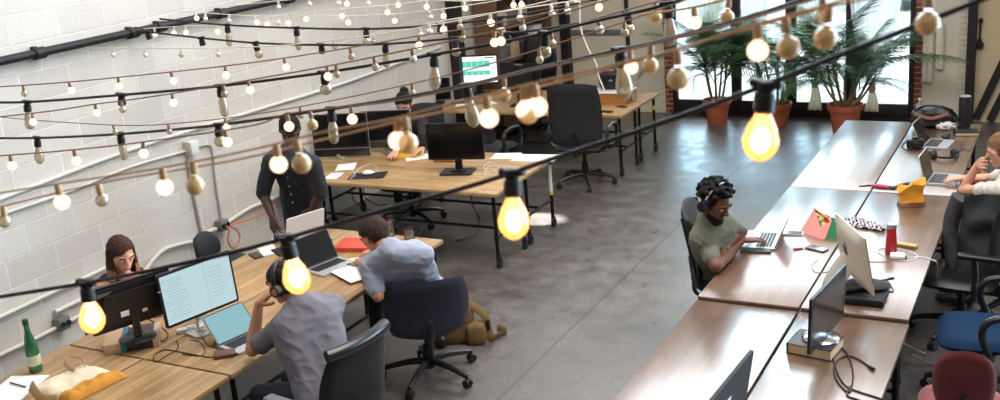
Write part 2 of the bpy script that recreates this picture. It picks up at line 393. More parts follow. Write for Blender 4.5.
def floor_material():
    m, nt, b, o = newmat('concrete_floor')
    tc = nt.add('ShaderNodeTexCoord')
    def nz(s, d, r=0.6):
        n = nt.add('ShaderNodeTexNoise'); n.inputs['Scale'].default_value = s; n.inputs['Detail'].default_value = d; n.inputs['Roughness'].default_value = r
        nt.link(tc.outputs['Object'], n.inputs['Vector']); return n
    a, c, f = nz(0.7, 6, 0.65), nz(5.0, 8, 0.7), nz(38, 6, 0.7)
    rp = nt.add('ShaderNodeValToRGB'); nt.link(a.outputs['Fac'], rp.inputs[0])
    e = rp.color_ramp.elements
    e[0].position = 0.3; e[0].color = lin((70, 65, 62)); e[1].position = 0.72; e[1].color = lin((110, 103, 99))
    r2 = nt.add('ShaderNodeMapRange'); r2.inputs[1].default_value = 0.3; r2.inputs[2].default_value = 0.7; r2.inputs[3].default_value = 0.58; r2.inputs[4].default_value = 1.3
    nt.link(c.outputs['Fac'], r2.inputs[0])
    r3 = nt.add('ShaderNodeMapRange'); r3.inputs[1].default_value = 0.3; r3.inputs[2].default_value = 0.7; r3.inputs[3].default_value = 0.62; r3.inputs[4].default_value = 1.38
    nt.link(f.outputs['Fac'], r3.inputs[0])
    mu = nt.add('ShaderNodeMath', operation='MULTIPLY'); nt.link(r2.outputs[0], mu.inputs[0]); nt.link(r3.outputs[0], mu.inputs[1])
    sp = nt.add('ShaderNodeSeparateXYZ'); nt.link(tc.outputs['Object'], sp.inputs[0])
    # saw-cut joint along the room
    wob = nt.add('ShaderNodeMath', operation='MULTIPLY_ADD'); wob.inputs[1].default_value = 0.05; wob.inputs[2].default_value = 3.64; nt.link(a.outputs['Fac'], wob.inputs[0])
    jx = nt.add('ShaderNodeMath', operation='ADD'); nt.link(sp.outputs[0], jx.inputs[0]); nt.link(wob.outputs[0], jx.inputs[1])
    ja = nt.add('ShaderNodeMath', operation='ABSOLUTE'); nt.link(jx.outputs[0], ja.inputs[0])
    jr = nt.add('ShaderNodeMapRange'); jr.inputs[1].default_value = 0.006; jr.inputs[2].default_value = 0.016; jr.inputs[3].default_value = 0.45; jr.inputs[4].default_value = 1.0
    nt.link(ja.outputs[0], jr.inputs[0])
    mm = nt.add('ShaderNodeMath', operation='MULTIPLY'); nt.link(mu.outputs[0], mm.inputs[0]); nt.link(jr.outputs[0], mm.inputs[1])
    sc_ = nt.add('ShaderNodeVectorMath', operation='SCALE'); nt.link(rp.outputs[0], sc_.inputs[0]); nt.link(mm.outputs[0], sc_.inputs['Scale'])
    nt.link(sc_.outputs[0], b.inputs['Base Color'])
    rr = nt.add('ShaderNodeMapRange'); rr.inputs[1].default_value = 0.3; rr.inputs[2].default_value = 0.7; rr.inputs[3].default_value = 0.26; rr.inputs[4].default_value = 0.5
    nt.link(c.outputs['Fac'], rr.inputs[0]); nt.link(rr.outputs[0], b.inputs['Roughness']); b.inputs['Specular IOR Level'].default_value = 0.85
    bp = nt.add('ShaderNodeBump'); bp.inputs['Strength'].default_value = 0.25; bp.inputs['Distance'].default_value = 0.006
    nt.link(c.outputs['Fac'], bp.inputs['Height']); nt.link(bp.outputs[0], b.inputs['Normal'])
cmu_material(); floor_material()
brick_material('brick_pier', (136, 72, 54), (112, 56, 42), (186, 150, 128))
brick_material('brick_painted', (206, 196, 180), (214, 204, 188), (190, 178, 160))

# ------------------------------------------------------------------ the setting
WX, BY = -7.8, 15.5
struct('floor', MB().box((-1.5, 6.75, -0.05), (13.4, 17.9, 0.1)), 'concrete_floor')
struct('wall_left', MB().box((WX - 0.1, 6.75, 2.6), (0.2, 17.5, 5.2)), 'painted_block')
# back wall: panels either side of the tall glazed doors, wall above
wb = MB()
wb.box((-6.7, BY + 0.1, 2.6), (2.2, 0.2, 5.2), 0)           # cream panel
wb.box((1.59, BY + 0.1, 2.6), (5.6, 0.2, 5.2), 1)           # tan plaster at the far end
wb.box((-1.655, BY + 0.1, 2.6), (0.45, 0.2, 5.2), 2)        # painted panel with towels
wb.box((-1.375, BY + 0.09, 2.6), (0.11, 0.22, 5.2), 3)      # painted brick strip
wb.box((-5.54, BY + 0.09, 2.6), (0.12, 0.24, 5.2), 4)
wb.box((-1.93, BY + 0.09, 2.6), (0.10, 0.24, 5.2), 4)
wb.box((-3.73, BY + 0.1, 4.85), (3.5, 0.2, 0.7), 0)
struct('wall_back', wb, ['cream_wall', 'plaster_tan', 'white_wall', 'brick_painted', 'brick_pier'])
t = MB()
t.box((-7.22, BY - 0.07, 2.6), (0.13, 0.14, 5.2)); struct('trim_1', t, 'post_dark')
t = MB(); t.box((-1.265, BY - 0.07, 2.6), (0.11, 0.14, 5.2)); struct('trim_2', t, 'post_dark')
t = MB(); t.box((-6.18, BY - 0.03, 2.6), (0.045, 0.06, 3.2)); struct('trim_3', t, 'post_dark')
t = MB(); t.box((WX + 0.07, 12.9, 2.6), (0.14, 0.2, 5.2)); struct('trim_4', t, 'post_dark')
t = MB(); t.box((-6.7, BY - 0.02, 1.27), (0.9, 0.04, 0.07)); struct('trim_5', t, 'grey_plastic')
# glazed door set
TOPZ = 4.5
def door_leaf(idx, x0, x1):
    fr = MB(); y0, y1 = BY - 0.03, BY + 0.05; yc = BY + 0.01; w = 0.075
    fr.box((x0 + w / 2, yc, TOPZ / 2), (w, 0.08, TOPZ), bev=0.008)
    fr.box((x1 - w / 2, yc, TOPZ / 2), (w, 0.08, TOPZ), bev=0.008)
    for z, h in ((0.12, 0.2), (2.45, 0.12), (TOPZ - 0.05, 0.1)): fr.box(((x0 + x1) / 2, yc, z), (x1 - x0 - 2 * w, 0.075, h), bev=0.006)
    f = struct('door_%d' % idx, fr, 'frame_dark')
    for z0, z1 in ((0.22, 2.39), (2.51, TOPZ - 0.1)):
        g = obj('glass_pane', MB().box(((x0 + x1) / 2, yc, (z0 + z1) / 2), (x1 - x0 - 2 * w, 0.006, z1 - z0)), 'pane_glass', f)
    h = MB(); hx = x1 - w / 2 if idx % 2 else x0 + w / 2
    h.box((hx, BY - 0.04, 1.05), (0.03, 0.02, 0.2), bev=0.006); h.tube([(hx, BY - 0.05, 1.08), (hx, BY - 0.09, 1.08), (hx + (0.1 if idx % 2 == 0 else -0.1), BY - 0.09, 1.08)], 0.01)
    obj('door_handle', h, 'chrome', f)
xs = [-5.48, -4.485, -3.675, -2.83, -1.98]
for i in range(4): door_leaf(i + 1, xs[i], xs[i + 1])
t = MB(); t.box((-3.73, BY - 0.02, 0.012), (3.5, 0.22, 0.024), bev=0.004); struct('trim_6', t, 'frame_dark')
# outside
struct('ground_outside', MB().box((-4, 33.1, -0.06), (60, 35, 0.1)), 'pave')
fc = MB(); fc.box((-6, 38, 1.8), (50, 1, 3.6), 0)
for k in range(12):
    fc.box((-26 + k * 4, 37.47, 1.7), (2.4, 0.1, 2.0), 1)
struct('facade_outside', fc, ['facade', 'facade_glass'])
def car(label, loc, rot):
    t = thing('parked_car', label, 'car', loc, rot)
    prof = [(-2.1, 0.35), (-2.15, 0.7), (-2.0, 0.95), (-1.2, 1.02), (-0.7, 1.42), (0.8, 1.46), (1.5, 1.05), (2.1, 0.92), (2.2, 0.6), (2.15, 0.32)]
    b = MB(); M = Matrix.Rotation(PI / 2, 4, 'X')
    b.prism(prof, -0.85, 0.85, 0, M); obj('car_body', b, 'car_paint', t)
    for s in (-1, 1):
        wn = MB(); wn.prism([(-1.08, 1.04), (-0.66, 1.36), (0.74, 1.4), (1.3, 1.08)], s * 0.85, s * 0.865, 0, M); obj('side_window', wn, 'car_dark', t)
        for x in (-1.35, 1.35):
            w = MB(); w.cyl((x, s * 0.72, 0.32), (x, s * 0.9, 0.32), 0.32, n=20); obj('wheel', w, 'car_dark', t)
    return t
car('blue grey car parked outside beyond the tied curtain', (-2.6, 27.0, 0), 0.0)

# wall pipework
def pxw(x, y, off=0.0): return PX(x, y, WX + off)
dp = MB(); zt = 2.64
dp.tube([(WX + 0.08, 3.5, zt), (WX + 0.08, 12.7, zt + 0.01)], 0.037, 12)
dpo = thing('wall_pipe', 'long black pipe running high along the white block wall', 'pipe', (0, 0, 0))
obj('pipe', dp, 'pipe_dark', dpo)
for y in (5.1, 6.05, 7.1, 7.45, 8.3, 9.4, 10.5):
    c = MB(); c.cyl((WX + 0.08, y - 0.05, zt), (WX + 0.08, y + 0.05, zt), 0.05, n=12); c.box((WX + 0.03, y, zt), (0.06, 0.03, 0.11)); obj('pipe_clamp', c, 'pipe_dark', dpo)
def conduit(label, pts, r, mat, cat='conduit', straps=()):
    o = thing('conduit', label, cat, (0, 0, 0))
    m = MB(); m.tube(smooth_pts(pts, 4) if len(pts) > 2 else pts, r, 10); obj('tube', m, mat, o)
    for s in straps:
        b = MB(); b.box(s, (0.02, 0.03, 4 * r)); obj('strap', b, 'pipe_grey', o)
    return o
o1 = 0.02
conduit('upper white conduit climbing the block wall toward the far corner', [pxw(-40, 214, o1), pxw(0, 199, o1), pxw(130, 150, o1), pxw(250, 112, o1), pxw(350, 81, o1), pxw(440, 47, o1)], 0.02, 'pipe_white')
conduit('white conduit curving down from the junction box to the lower wall', [pxw(-30, 226, o1), pxw(0, 215, o1), pxw(70, 191, o1), pxw(130, 167, o1), pxw(186, 151, o1)], 0.015, 'pipe_white')
jb = thing('junction_box', 'square white junction box where the wall conduits meet', 'junction box', pxw(191, 148, 0.05))
obj('box', MB().box((0, 0, 0), (0.08, 0.1, 0.13), bev=0.008), 'pipe_white', jb)
obj('cover', MB().box((0.044, 0, 0), (0.012, 0.09, 0.115), bev=0.004), 'light_plastic', jb)
conduit('vertical grey conduit dropping from the junction box behind the black chair', [pxw(187, 160, o1), pxw(194, 197, o1), pxw(202, 236, o1), pxw(207, 258, o1)], 0.016, 'pipe_grey')
conduit('thin vertical conduit bending from the junction box to the wall socket', [pxw(197, 147, o1), pxw(207, 145, o1), pxw(212, 150, o1), pxw(215, 180, o1), pxw(219, 205, o1), pxw(221, 220, o1)], 0.012, 'pipe_grey')
conduit('white cable trunk snaking low along the wall past the socket', [pxw(55, 312, 0.04), pxw(100, 291, 0.04), pxw(140, 274, 0.04), pxw(153, 260, 0.04), pxw(165, 249, 0.04), pxw(185, 243, 0.04), pxw(200, 240, 0.04), pxw(208, 232, 0.04), pxw(216, 229, 0.04)], 0.022, 'pipe_white')
conduit('white conduit sloping on the wall above the dark lower blocks', [pxw(228, 222, 0.04), pxw(250, 208, 0.04), pxw(272, 199, 0.04), pxw(330, 172, 0.04)], 0.022, 'pipe_white')
conduit('lower white rail on the wall behind the green bottle', [pxw(-30, 372, 0.04), pxw(0, 355, 0.04), pxw(28, 342, 0.04), pxw(58, 327, 0.04)], 0.02, 'pipe_white')
conduit('white rail on the wall right of the double outlet box', [pxw(70, 321, 0.04), pxw(85, 313, 0.04), pxw(110, 300, 0.04)], 0.02, 'pipe_white')
conduit('white ledge pipe sloping across the wall above the outlet box', [pxw(-30, 331, 0.04), pxw(0, 317, 0.04), pxw(45, 296, 0.04), pxw(110, 266, 0.04)], 0.02, 'pipe_white')
def outlet(label, x, y, mat):
    o = thing('outlet_box', label, 'outlet', pxw(x, y, 0.06))
    obj('box', MB().box((0, 0, 0), (0.08, 0.1, 0.1), bev=0.01), mat, o)
    for s in (-1, 1):
        obj('socket_plate', MB().cyl((0.038, s * 0.025, 0), (0.05, s * 0.025, 0), 0.021, n=16), 'black_plastic', o)
    return o
outlet('dark outlet box on the wall above the green bottle', 62, 323, 'box_grey')
outlet('grey outlet box with an orange cord plugged into it', 222, 225, 'box_grey')
cpts = [pxw(226, 226, 0.12), pxw(229, 230, 0.14), pxw(228, 240, 0.14), pxw(231, 247, 0.14), pxw(236, 247, 0.14), pxw(240, 238, 0.14), pxw(237, 230, 0.14), pxw(231, 225, 0.13), pxw(250, 219, 0.12), pxw(262, 213, 0.1), pxw(276, 205, 0.1)]
tag(obj('extension_cord', MB().tube(smooth_pts(cpts, 5), 0.009, 8), 'orange_cord'), 'orange cord looping from the wall outlet box', 'cord')

# ------------------------------------------------------------------ camera and light
cam = bpy.data.cameras.new('camera'); co = bpy.data.objects.new('camera', cam); COL.objects.link(co)
co.matrix_world = Matrix(((CR.x, CU.x, -CF.x, 0), (CR.y, CU.y, -CF.y, 0), (CR.z, CU.z, -CF.z, CAM_H), (0, 0, 0, 1)))
cam.sensor_width = 36.0; cam.lens = FPX / 1000 * 36.0; cam.clip_end = 300; cam.clip_start = 0.05
cam.dof.use_dof = True; cam.dof.focus_distance = 8.5; cam.dof.aperture_fstop = 4.2
sc.camera = co
w = bpy.data.worlds.new('world'); sc.world = w; w.use_nodes = True
wt = w.node_tree; wn = wt.nodes
for x in list(wn): wn.remove(x)
wo = wn.new('ShaderNodeOutputWorld')
tc = wn.new('ShaderNodeTexCoord'); sp = wn.new('ShaderNodeSeparateXYZ'); wt.links.new(tc.outputs['Generated'], sp.inputs[0])
def mrange(src, a, b, c, d, smooth=True):
    n = wn.new('ShaderNodeMapRange'); n.interpolation_type = 'SMOOTHSTEP' if smooth else 'LINEAR'
    for i, v in enumerate((a, b, c, d)): n.inputs[i + 1].default_value = v
    wt.links.new(src, n.inputs[0]); return n.outputs[0]
def wmath(op, a, b):
    n = wn.new('ShaderNodeMath'); n.operation = op; wt.links.new(a, n.inputs[0])
    if isinstance(b, (int, float)): n.inputs[1].default_value = b
    else: wt.links.new(b, n.inputs[1])
    return n.outputs[0]
W_TOP, W_LOW, W_DAY = 0.55, 0.05, 26.0
top = mrange(sp.outputs[2], 0.05, 0.75, W_LOW, W_TOP)
fy = mrange(sp.outputs[1], 0.25, 0.8, 0.0, 1.0)
fz = mrange(sp.outputs[2], 0.12, 0.44, 1.0, 0.0)
day = wmath('MULTIPLY', wmath('MULTIPLY', fy, fz), W_DAY)
b1 = wn.new('ShaderNodeBackground'); b1.inputs[0].default_value = (1.0, 0.975, 0.94, 1); wt.links.new(top, b1.inputs[1])
b2 = wn.new('ShaderNodeBackground'); b2.inputs[0].default_value = (0.56, 0.79, 1.0, 1); wt.links.new(day, b2.inputs[1])
ad = wn.new('ShaderNodeAddShader'); wt.links.new(b1.outputs[0], ad.inputs[0]); wt.links.new(b2.outputs[0], ad.inputs[1]); wt.links.new(ad.outputs[0], wo.inputs[0])
def area(name, loc, target, sx, sy, energy, col=(1, 1, 1)):
    l = bpy.data.lights.new(name, 'AREA'); l.shape = 'RECTANGLE'; l.size = sx; l.size_y = sy; l.energy = energy; l.color = col
    o = bpy.data.objects.new(name, l); COL.objects.link(o); o.location = loc
    o.rotation_euler = (V(target) - V(loc)).to_track_quat('-Z', 'Y').to_euler(); return o
area('daylight_outside', (-3.7, 24, 9), (-3.7, 22, 0), 16, 12, 3600, (0.93, 0.97, 1.0))
area('daylight_doors', (-3.7, 16.6, 4.0), (-3.9, 9.0, 0), 3.6, 2.6, 220, (0.8, 0.92, 1.0))
area('overhead_fill', (-2.0, 7.0, 6.8), (-3.0, 7.2, 0), 3.0, 8.0, 700, (1.0, 0.965, 0.92))  # unseen soft overhead lamp, added for top-down shading
sl = bpy.data.lights.new('floor_patch_spot', 'SPOT'); sl.energy = 45000; sl.spot_size = math.radians(3.0); sl.spot_blend = 0.15; sl.shadow_soft_size = 0.05; sl.color = (1, 0.98, 0.94)  # narrow spot added high in the room to make the bright floor patch
so = bpy.data.objects.new('floor_patch_spot', sl); COL.objects.link(so); so.location = (1.2, 10.7, 5.2); so.rotation_euler = (P(536, 219, 0) - V(so.location)).to_track_quat('-Z', 'Y').to_euler()
vs = sc.view_settings; sc.display_settings.display_device = 'sRGB'
vs.view_transform = 'Standard'; vs.look = 'None'; vs.gamma = 1.0; vs.use_curve_mapping = False; vs.exposure = 0.0
# ------------------------------------------------------------------ tables
T = 0.80
TH = 0.036
def table(label, x0, x1, y0, y1, mat, along, group, z=T, tape=()):
    cx, cy = (x0 + x1) / 2, (y0 + y1) / 2; L, W = x1 - x0, y1 - y0
    t = room_size(thing('work_table', label, 'table', (cx, cy, 0), 0, group))
    obj('tabletop', MB().box((0, 0, 0), (L - 0.006, W - 0.006, TH), bev=0.004, seg=2), mat, t, (0, 0, z - TH / 2))
    ix, iy = L / 2 - 0.07, W / 2 - 0.07
    k = 0
    for sx in (-1, 1):
        for sy in (-1, 1):
            m = MB(); m.cyl((0, 0, 0.12), (0, 0, z - TH), 0.019, n=12); m.cyl((0, 0, 0.30), (0, 0, 0.34), 0.025, n=12); m.cyl((0, 0, z - TH - 0.012), (0, 0, z - TH), 0.045, n=14)
            l = obj('leg', m, 'black_steel', t, (sx * ix, sy * iy, 0))
            c = MB(); c.cyl((-0.015, 0.02, 0.045), (0.015, 0.02, 0.045), 0.045, n=18); c.box((-0.021, 0.012, 0.075), (0.005, 0.03, 0.09)); c.box((0.021, 0.012, 0.075), (0.005, 0.03, 0.09)); c.cyl((0, 0, 0.105), (0, 0, 0.13), 0.022, n=12)
            obj('caster', c, 'caster_rubber', l)
            obj('caster_hub', MB().cyl((-0.017, 0.02, 0.045), (0.017, 0.02, 0.045), 0.022, n=14), 'caster_grey', l)
            for (tx, ty, z0, z1, tm) in tape:
                if (tx, ty) == (sx, sy): obj('tape_wrap', MB().cyl((0, 0, z0), (0, 0, z1), 0.021, n=14), tm, l, label='%s wrapped round the leg' % tm.replace('_', ' '))
    for s in (-1, 1):
        m = MB()
        if L > W: m.cyl((s * ix, -iy, 0.32), (s * ix, iy, 0.32), 0.015, n=10)
        else: m.cyl((-ix, s * iy, 0.32), (ix, s * iy, 0.32), 0.015, n=10)
        obj('cross_rail', m, 'black_steel', t)
    m = MB()
    if L > W: m.cyl((-ix, 0, 0.32), (ix, 0, 0.32), 0.015, n=10)
    else: m.cyl((0, -iy, 0.32), (0, iy, 0.32), 0.015, n=10)
    obj('long_rail', m, 'black_steel', t)
    return t
GR, GL, GM, GF = 'pale worktables in the window row', 'worktables in the near cluster', 'worktables in the middle cluster', 'worktables in the far cluster'
XR = (-2.26, -1.545, -0.85)
table('bare near worktable left of the one under the cabled black screen', XR[0], XR[1] - 0.006, 4.02, 6.715, 'wood_grey', 'Y', GR, T - 0.02)
table('near worktable holding the black screen propped on a thick book', XR[1] + 0.006, XR[2] + 0.01, 4.02, 6.715, 'wood_grey', 'Y', GR, T - 0.02)
table('middle worktable where the man in the green tee leans', XR[0], XR[1] - 0.004, 6.73, 9.45, 'wood_grey', 'Y', GR)
table('middle worktable under the silver computer and red flask', XR[1] + 0.004, XR[2], 6.73, 9.45, 'wood_grey', 'Y', GR)
table('empty far worktable in front of the potted palms', XR[0], XR[1] - 0.004, 9.456, 12.09, 'wood_grey', 'Y', GR)
table('far worktable carrying both open silver laptops and headphones', XR[1] + 0.004, XR[2], 9.456, 12.09, 'wood_grey', 'Y', GR)
XL = (-6.24, -5.49, -4.71)
table('near wall-side worktable under the green bottle and canvas tote', XL[0], XL[1] - 0.004, 1.94, 4.615, 'wood_warm_long', 'Y', GL)
table('bare near worktable at the aisle beside the canvas tote', XL[1] + 0.004, XL[2], 1.94, 4.615, 'wood_warm_long', 'Y', GL)
table('wall-side worktable under the black monitor seen from behind', XL[0], XL[1] - 0.004, 4.628, 7.33, 'wood_warm_long', 'Y', GL)
table('worktable shared by the man in headphones and the man in grey blue', XL[1] + 0.004, XL[2], 4.628, 7.33, 'wood_warm_long', 'Y', GL)
YM = (8.62, 9.335, 10.06)
table('middle cluster worktable with the black monitor and mouse pad', -7.6, -4.89, YM[0], YM[1] - 0.004, 'wood_warm', 'X', GM)
table('middle cluster worktable with white sheets on its aisle corner', -7.6, -4.9, YM[1] + 0.004, YM[2], 'wood_warm', 'X', GM, tape=((1, -1, 0.3, 0.36, 'yellow_tape'), (1, 1, 0.42, 0.72, 'white_tape'), (1, 1, 0.38, 0.42, 'yellow_tape')))
YF = (11.95, 12.63, 13.32)
table('far worktable with the tall black mesh chair pushed to it', -7.6, -4.9, YF[0], YF[1] - 0.004, 'wood_warm', 'X', GF)
table('farthest worktable below the green spreadsheet screen', -7.6, -4.9, YF[1] + 0.004, YF[2], 'wood_warm', 'X', GF, tape=((1, 1, 0.58, 0.64, 'yellow_tape'),))

# ------------------------------------------------------------------ chairs (face +Y in their own frame)
def curved_pad(w, h, th, r, curve, wrap, z0, y, tilt):
    """upright cushion: rounded outline, wrapped and curved, leaning back by tilt"""
    m = MB(); nu, nv = 17, 15
    def pt(u, v, side):
        # superellipse mapping of the unit square to a rounded outline
        a, b_ = 2 * u - 1, 2 * v - 1
        k = min(1.0, r * 0.5)                      # from a square outline to a round one
        x = a * w / 2 * (1 - k + k * math.sqrt(1 - b_ * b_ / 2)); z = b_ * h / 2 * (1 - k + k * math.sqrt(1 - a * a / 2))
        edge = (1 - abs(a) ** 6) * (1 - abs(b_) ** 6)
        yy = side * th / 2 * (max(0.0, edge)) ** 0.5 + wrap * (a * a) * w * 0.5 + curve * math.sin(v * PI) * 0.05
        p = V((x, yy, z + h / 2))
        c, s_ = math.cos(tilt), math.sin(tilt)
        return V((p.x, y + p.y * c - p.z * s_, z0 + p.y * s_ + p.z * c))
    m.grid(lambda u, v: pt(u, v, 1), nu, nv); m.grid(lambda u, v: pt(u, v, -1), nu, nv)
    b = bmesh.new()
    vs = [b.verts.new(p) for p in m.v]
    for f in m.f: b.faces.new([vs[i] for i in f])
    bmesh.ops.remove_doubles(b, verts=b.verts, dist=1e-5)
    q = MB(); q.bm(b); return q
def seat_pad(w, d, th, z):
    m = MB(); M = Matrix.Translation((0, 0.0, z))
    def top(u, v, s):
        a, b_ = 2 * u - 1, 2 * v - 1
        x = a * w / 2 * (1 - 0.12 * b_ ** 4 * abs(a)); y = b_ * d / 2 * (1 - 0.12 * a ** 4 * abs(b_))
        e = max(0.0, (1 - abs(a) ** 6) * (1 - abs(b_) ** 6)) ** 0.4
        dip = -0.015 * (1 - a * a) * (1 - b_ * b_) if s > 0 else 0
        fr = -0.03 * max(0, b_ - 0.6) if s > 0 else -0.0
        return V((x, y, s * th / 2 * e + dip + fr))
    m.grid(lambda u, v: top(u, v, 1), 15, 15, 0, M); m.grid(lambda u, v: top(u, v, -1), 15, 15, 0, M)
    b = bmesh.new(); vs = [b.verts.new(p) for p in m.v]
    for f in m.f: b.faces.new([vs[i] for i in f])
    bmesh.ops.remove_doubles(b, verts=b.verts, dist=1e-5)
    q = MB(); q.bm(b); return q
def chair(name, label, loc, rot, seat_m='black_fabric', back_m='black_fabric', bw=0.46, bh=0.5, bz=0.56, wrap=0.12, tilt=0.12, r=1.0, arms=None, arm_m='black_plastic', metal='black_plastic', base_r=0.31, spin=0.0, seat_z=0.47, sw=0.5, sd=0.48, trim=None, lever=True, ady=0.0):
    t = thing(name, label, 'chair', loc, rot)
    obj('seat', seat_pad(sw, sd, 0.085, seat_z - 0.04), seat_m, t)
    back = obj('backrest', curved_pad(bw, bh, 0.06, r, 0.6, wrap, bz, -sd / 2 + 0.0, tilt), back_m, t)
    m = MB(); m.tube(smooth_pts([(0, -0.02, seat_z - 0.10), (0, -sd / 2 - 0.03, seat_z - 0.09), (0, -sd / 2 - 0.06, seat_z + 0.03), (0, -sd / 2 - 0.055 - tilt * 0.12, bz + 0.16)], 5), 0.026, 8, flat=0.5); obj('back_bar', m, metal, t)
    m = MB(); m.cyl((0, 0, 0.07), (0, 0, 0.24), 0.036, n=14); m.cyl((0, 0, 0.24), (0, 0, seat_z - 0.09), 0.02, n=12); m.box((0, 0, seat_z - 0.095), (0.2, 0.26, 0.03), bev=0.01); obj('gas_column', m, 'black_plastic', t)
    if lever:
        m = MB(); m.tube([(0.08, 0.02, seat_z - 0.1), (0.22, 0.03, seat_z - 0.11)], 0.008); m.ell((0.23, 0.03, seat_z - 0.112), (0.03, 0.014, 0.01)); obj('lever', m, 'grey_plastic', t)
    for k in range(5):
        a = spin + 2 * PI * k / 5; d = V((math.cos(a), math.sin(a), 0)); s = V((-d.y, d.x, 0))
        m = MB()
        pts = [d * 0.02 + V((0, 0, 0.115)), d * 0.12 + V((0, 0, 0.118)), d * 0.24 + V((0, 0, 0.098)), d * base_r + V((0, 0, 0.075))]
        m.tube(smooth_pts(pts, 4), 0.026, 8, r_end=0.016); sp_ = obj('base_spoke', m, metal, t)
        c = MB(); e = d * base_r
        for q in (-1, 1): c.cyl(e + s * (q * 0.007) + V((0, 0, 0.029)), e + s * (q * 0.024) + V((0, 0, 0.029)), 0.028, n=14)
        c.cyl(e + V((0, 0, 0.03)), e + V((0, 0, 0.075)), 0.009, n=8); c.ell(e + V((0, 0, 0.043)), (0.02, 0.02, 0.018), n=8)
        obj('caster', c, 'caster_rubber', sp_)
    if arms:
        for s in (-1, 1):
            m = MB(); x = s * (sw / 2 + 0.045); A = lambda q: [(px_, py_ + ady, pz_) for px_, py_, pz_ in q]
            if arms == 'loop':
                m.tube(smooth_pts(A([(s * 0.18, 0.1, seat_z - 0.09), (x, 0.12, seat_z - 0.06), (x, 0.17, seat_z + 0.08), (x, 0.12, seat_z + 0.17), (x, -0.05, seat_z + 0.19), (x, -0.17, seat_z + 0.14), (x, -0.18, seat_z + 0.02), (s * 0.2, -0.14, seat_z - 0.07)]), 5), 0.021, 8)
                a = obj('armrest', m, arm_m, t)
            else:
                m.tube(smooth_pts(A([(s * 0.15, 0.0, seat_z - 0.09), (x, 0.02, seat_z - 0.07), (x, 0.02, seat_z + 0.1), (x, 0.03, seat_z + 0.19)]), 5), 0.02, 8)
                a = obj('armrest', m, metal if metal != 'black_plastic' else arm_m, t)
                p = MB(); p.box((x, -0.01 + ady, seat_z + 0.21), (0.07, 0.28, 0.035), bev=0.014, seg=3); obj('arm_pad', p, arm_m, a)
    if trim == 'head_roll':
        m = MB(); c, s_ = math.cos(tilt), math.sin(tilt); zz = bh - 0.01
        m.tube([(-bw / 2 + 0.03 + i * (bw - 0.06) / 8, -sd / 2 - zz * s_ + wrap * ((2 * i / 8 - 1) ** 2) * bw * 0.5, bz + zz * c) for i in range(9)], 0.034, 10); obj('head_roll', m, 'chrome_leather', t)
    if trim == 'edge':
        m = MB(); c, s_ = math.cos(tilt), math.sin(tilt)
        for s in (-1, 1):
            m = MB(); m.tube([(s * (bw / 2 + 0.005), -sd / 2 + wrap * bw * 0.5 - z * s_, bz + z * c) for z in (0.04, bh * 0.35, bh * 0.7, bh - 0.05)], 0.013, 8)
            obj('back_rail', m, 'chrome_leather', t)
    return t
pbr('chrome_leather', (38, 37, 39), 0.25, 0.1)
def face(dx, dy): return math.atan2(-dx, dy)   # rotation that points +Y along (dx, dy)
hub = P(430, 367, 0.08)
chair('office_chair', 'navy fabric office chair under the man in the grey blue shirt', (hub.x, hub.y, 0), face(-0.66, 0.75), 'navy_fabric', 'navy_fabric', bw=0.56, bh=0.42, bz=0.38, wrap=0.2, tilt=0.14, spin=0.35, base_r=0.33, metal='black_plastic')
chair('office_chair', 'black leather armchair behind the man in headphones at the laptop', (P(357, 342, 1.1).x - 0.3, P(357, 342, 1.1).y + 0.0, 0), face(-0.99, 0.14), 'black_leather', 'black_leather', bw=0.5, bh=0.55, bz=0.44, wrap=0.14, tilt=0.16, arms='T', arm_m='grey_plastic', trim='head_roll', spin=0.2)
c3 = P(583, 180, 0.05)
chair('office_chair', 'tall black mesh chair with loop arms at the far worktable', (c3.x + 0.04, c3.y, 0), face(-0.1, 1.0), 'black_fabric', 'black_mesh', bw=0.58, bh=0.68, bz=0.47, wrap=0.1, tilt=0.1, arms='loop', arm_m='chrome_leather', spin=0.1, sw=0.54, r=0.6)
chair('office_chair', 'black high-backed chair under the man in the green tee', (P(700, 208, 1.15).x + 0.3, P(700, 208, 1.15).y - 0.02, 0), face(1.0, 0.12), 'black_leather', 'black_leather', bw=0.44, bh=0.56, bz=0.5, wrap=0.12, tilt=0.2, trim='edge', spin=0.5)
c5 = P(962, 270, 0.55)
chair('office_chair', 'worn black leather chair standing empty beside the blue seated chair', (c5.x, c5.y, 0), face(-1.0, 0.12), 'black_leather', 'black_leather', bw=0.46, bh=0.5, wrap=0.12, arms='T', arm_m='black_plastic', spin=0.3, ady=-0.16)
c6 = P(982, 326, 0.55)
chair('office_chair', 'blue seated chair with black loop arms', (c6.x, c6.y, 0), face(-1.0, -0.1), 'blue_fabric', 'blue_fabric', bw=0.46, bh=0.45, wrap=0.1, arms='loop', arm_m='black_plastic', spin=0.0, sw=0.52, ady=-0.16)
c7 = P(963, 384, 0.78)
chair('office_chair', 'maroon chair showing its rounded back at the aisle', (c7.x - 0.02, c7.y + 0.25, 0), face(-0.1, 1.0), 'maroon_fabric', 'maroon_fabric', bw=0.29, bh=0.4, bz=0.47, wrap=0.1, r=1.7, tilt=0.14, spin=0.2, sw=0.42, sd=0.42)
c8 = P(420, 212, 0.08)
chair('office_chair', 'black chair tucked under the middle cluster beside the dangling cables', (c8.x, c8.y - 0.15, 0), face(0.2, -1.0), 'black_fabric', 'black_fabric', bw=0.44, bh=0.2, bz=0.5, spin=0.0, tilt=0.05, seat_z=0.45, metal='chrome_leather')
c9 = P(208, 262, 0.5)
chair('office_chair', 'empty black mesh chair between the wall and the white screen', (c9.x + 0.3, c9.y - 0.05, 0), face(1.0, -0.1), 'black_fabric', 'black_mesh', bw=0.26, bh=0.27, bz=0.42, r=1.8, tilt=0.1)
c11 = P(535, 143, 0.05)
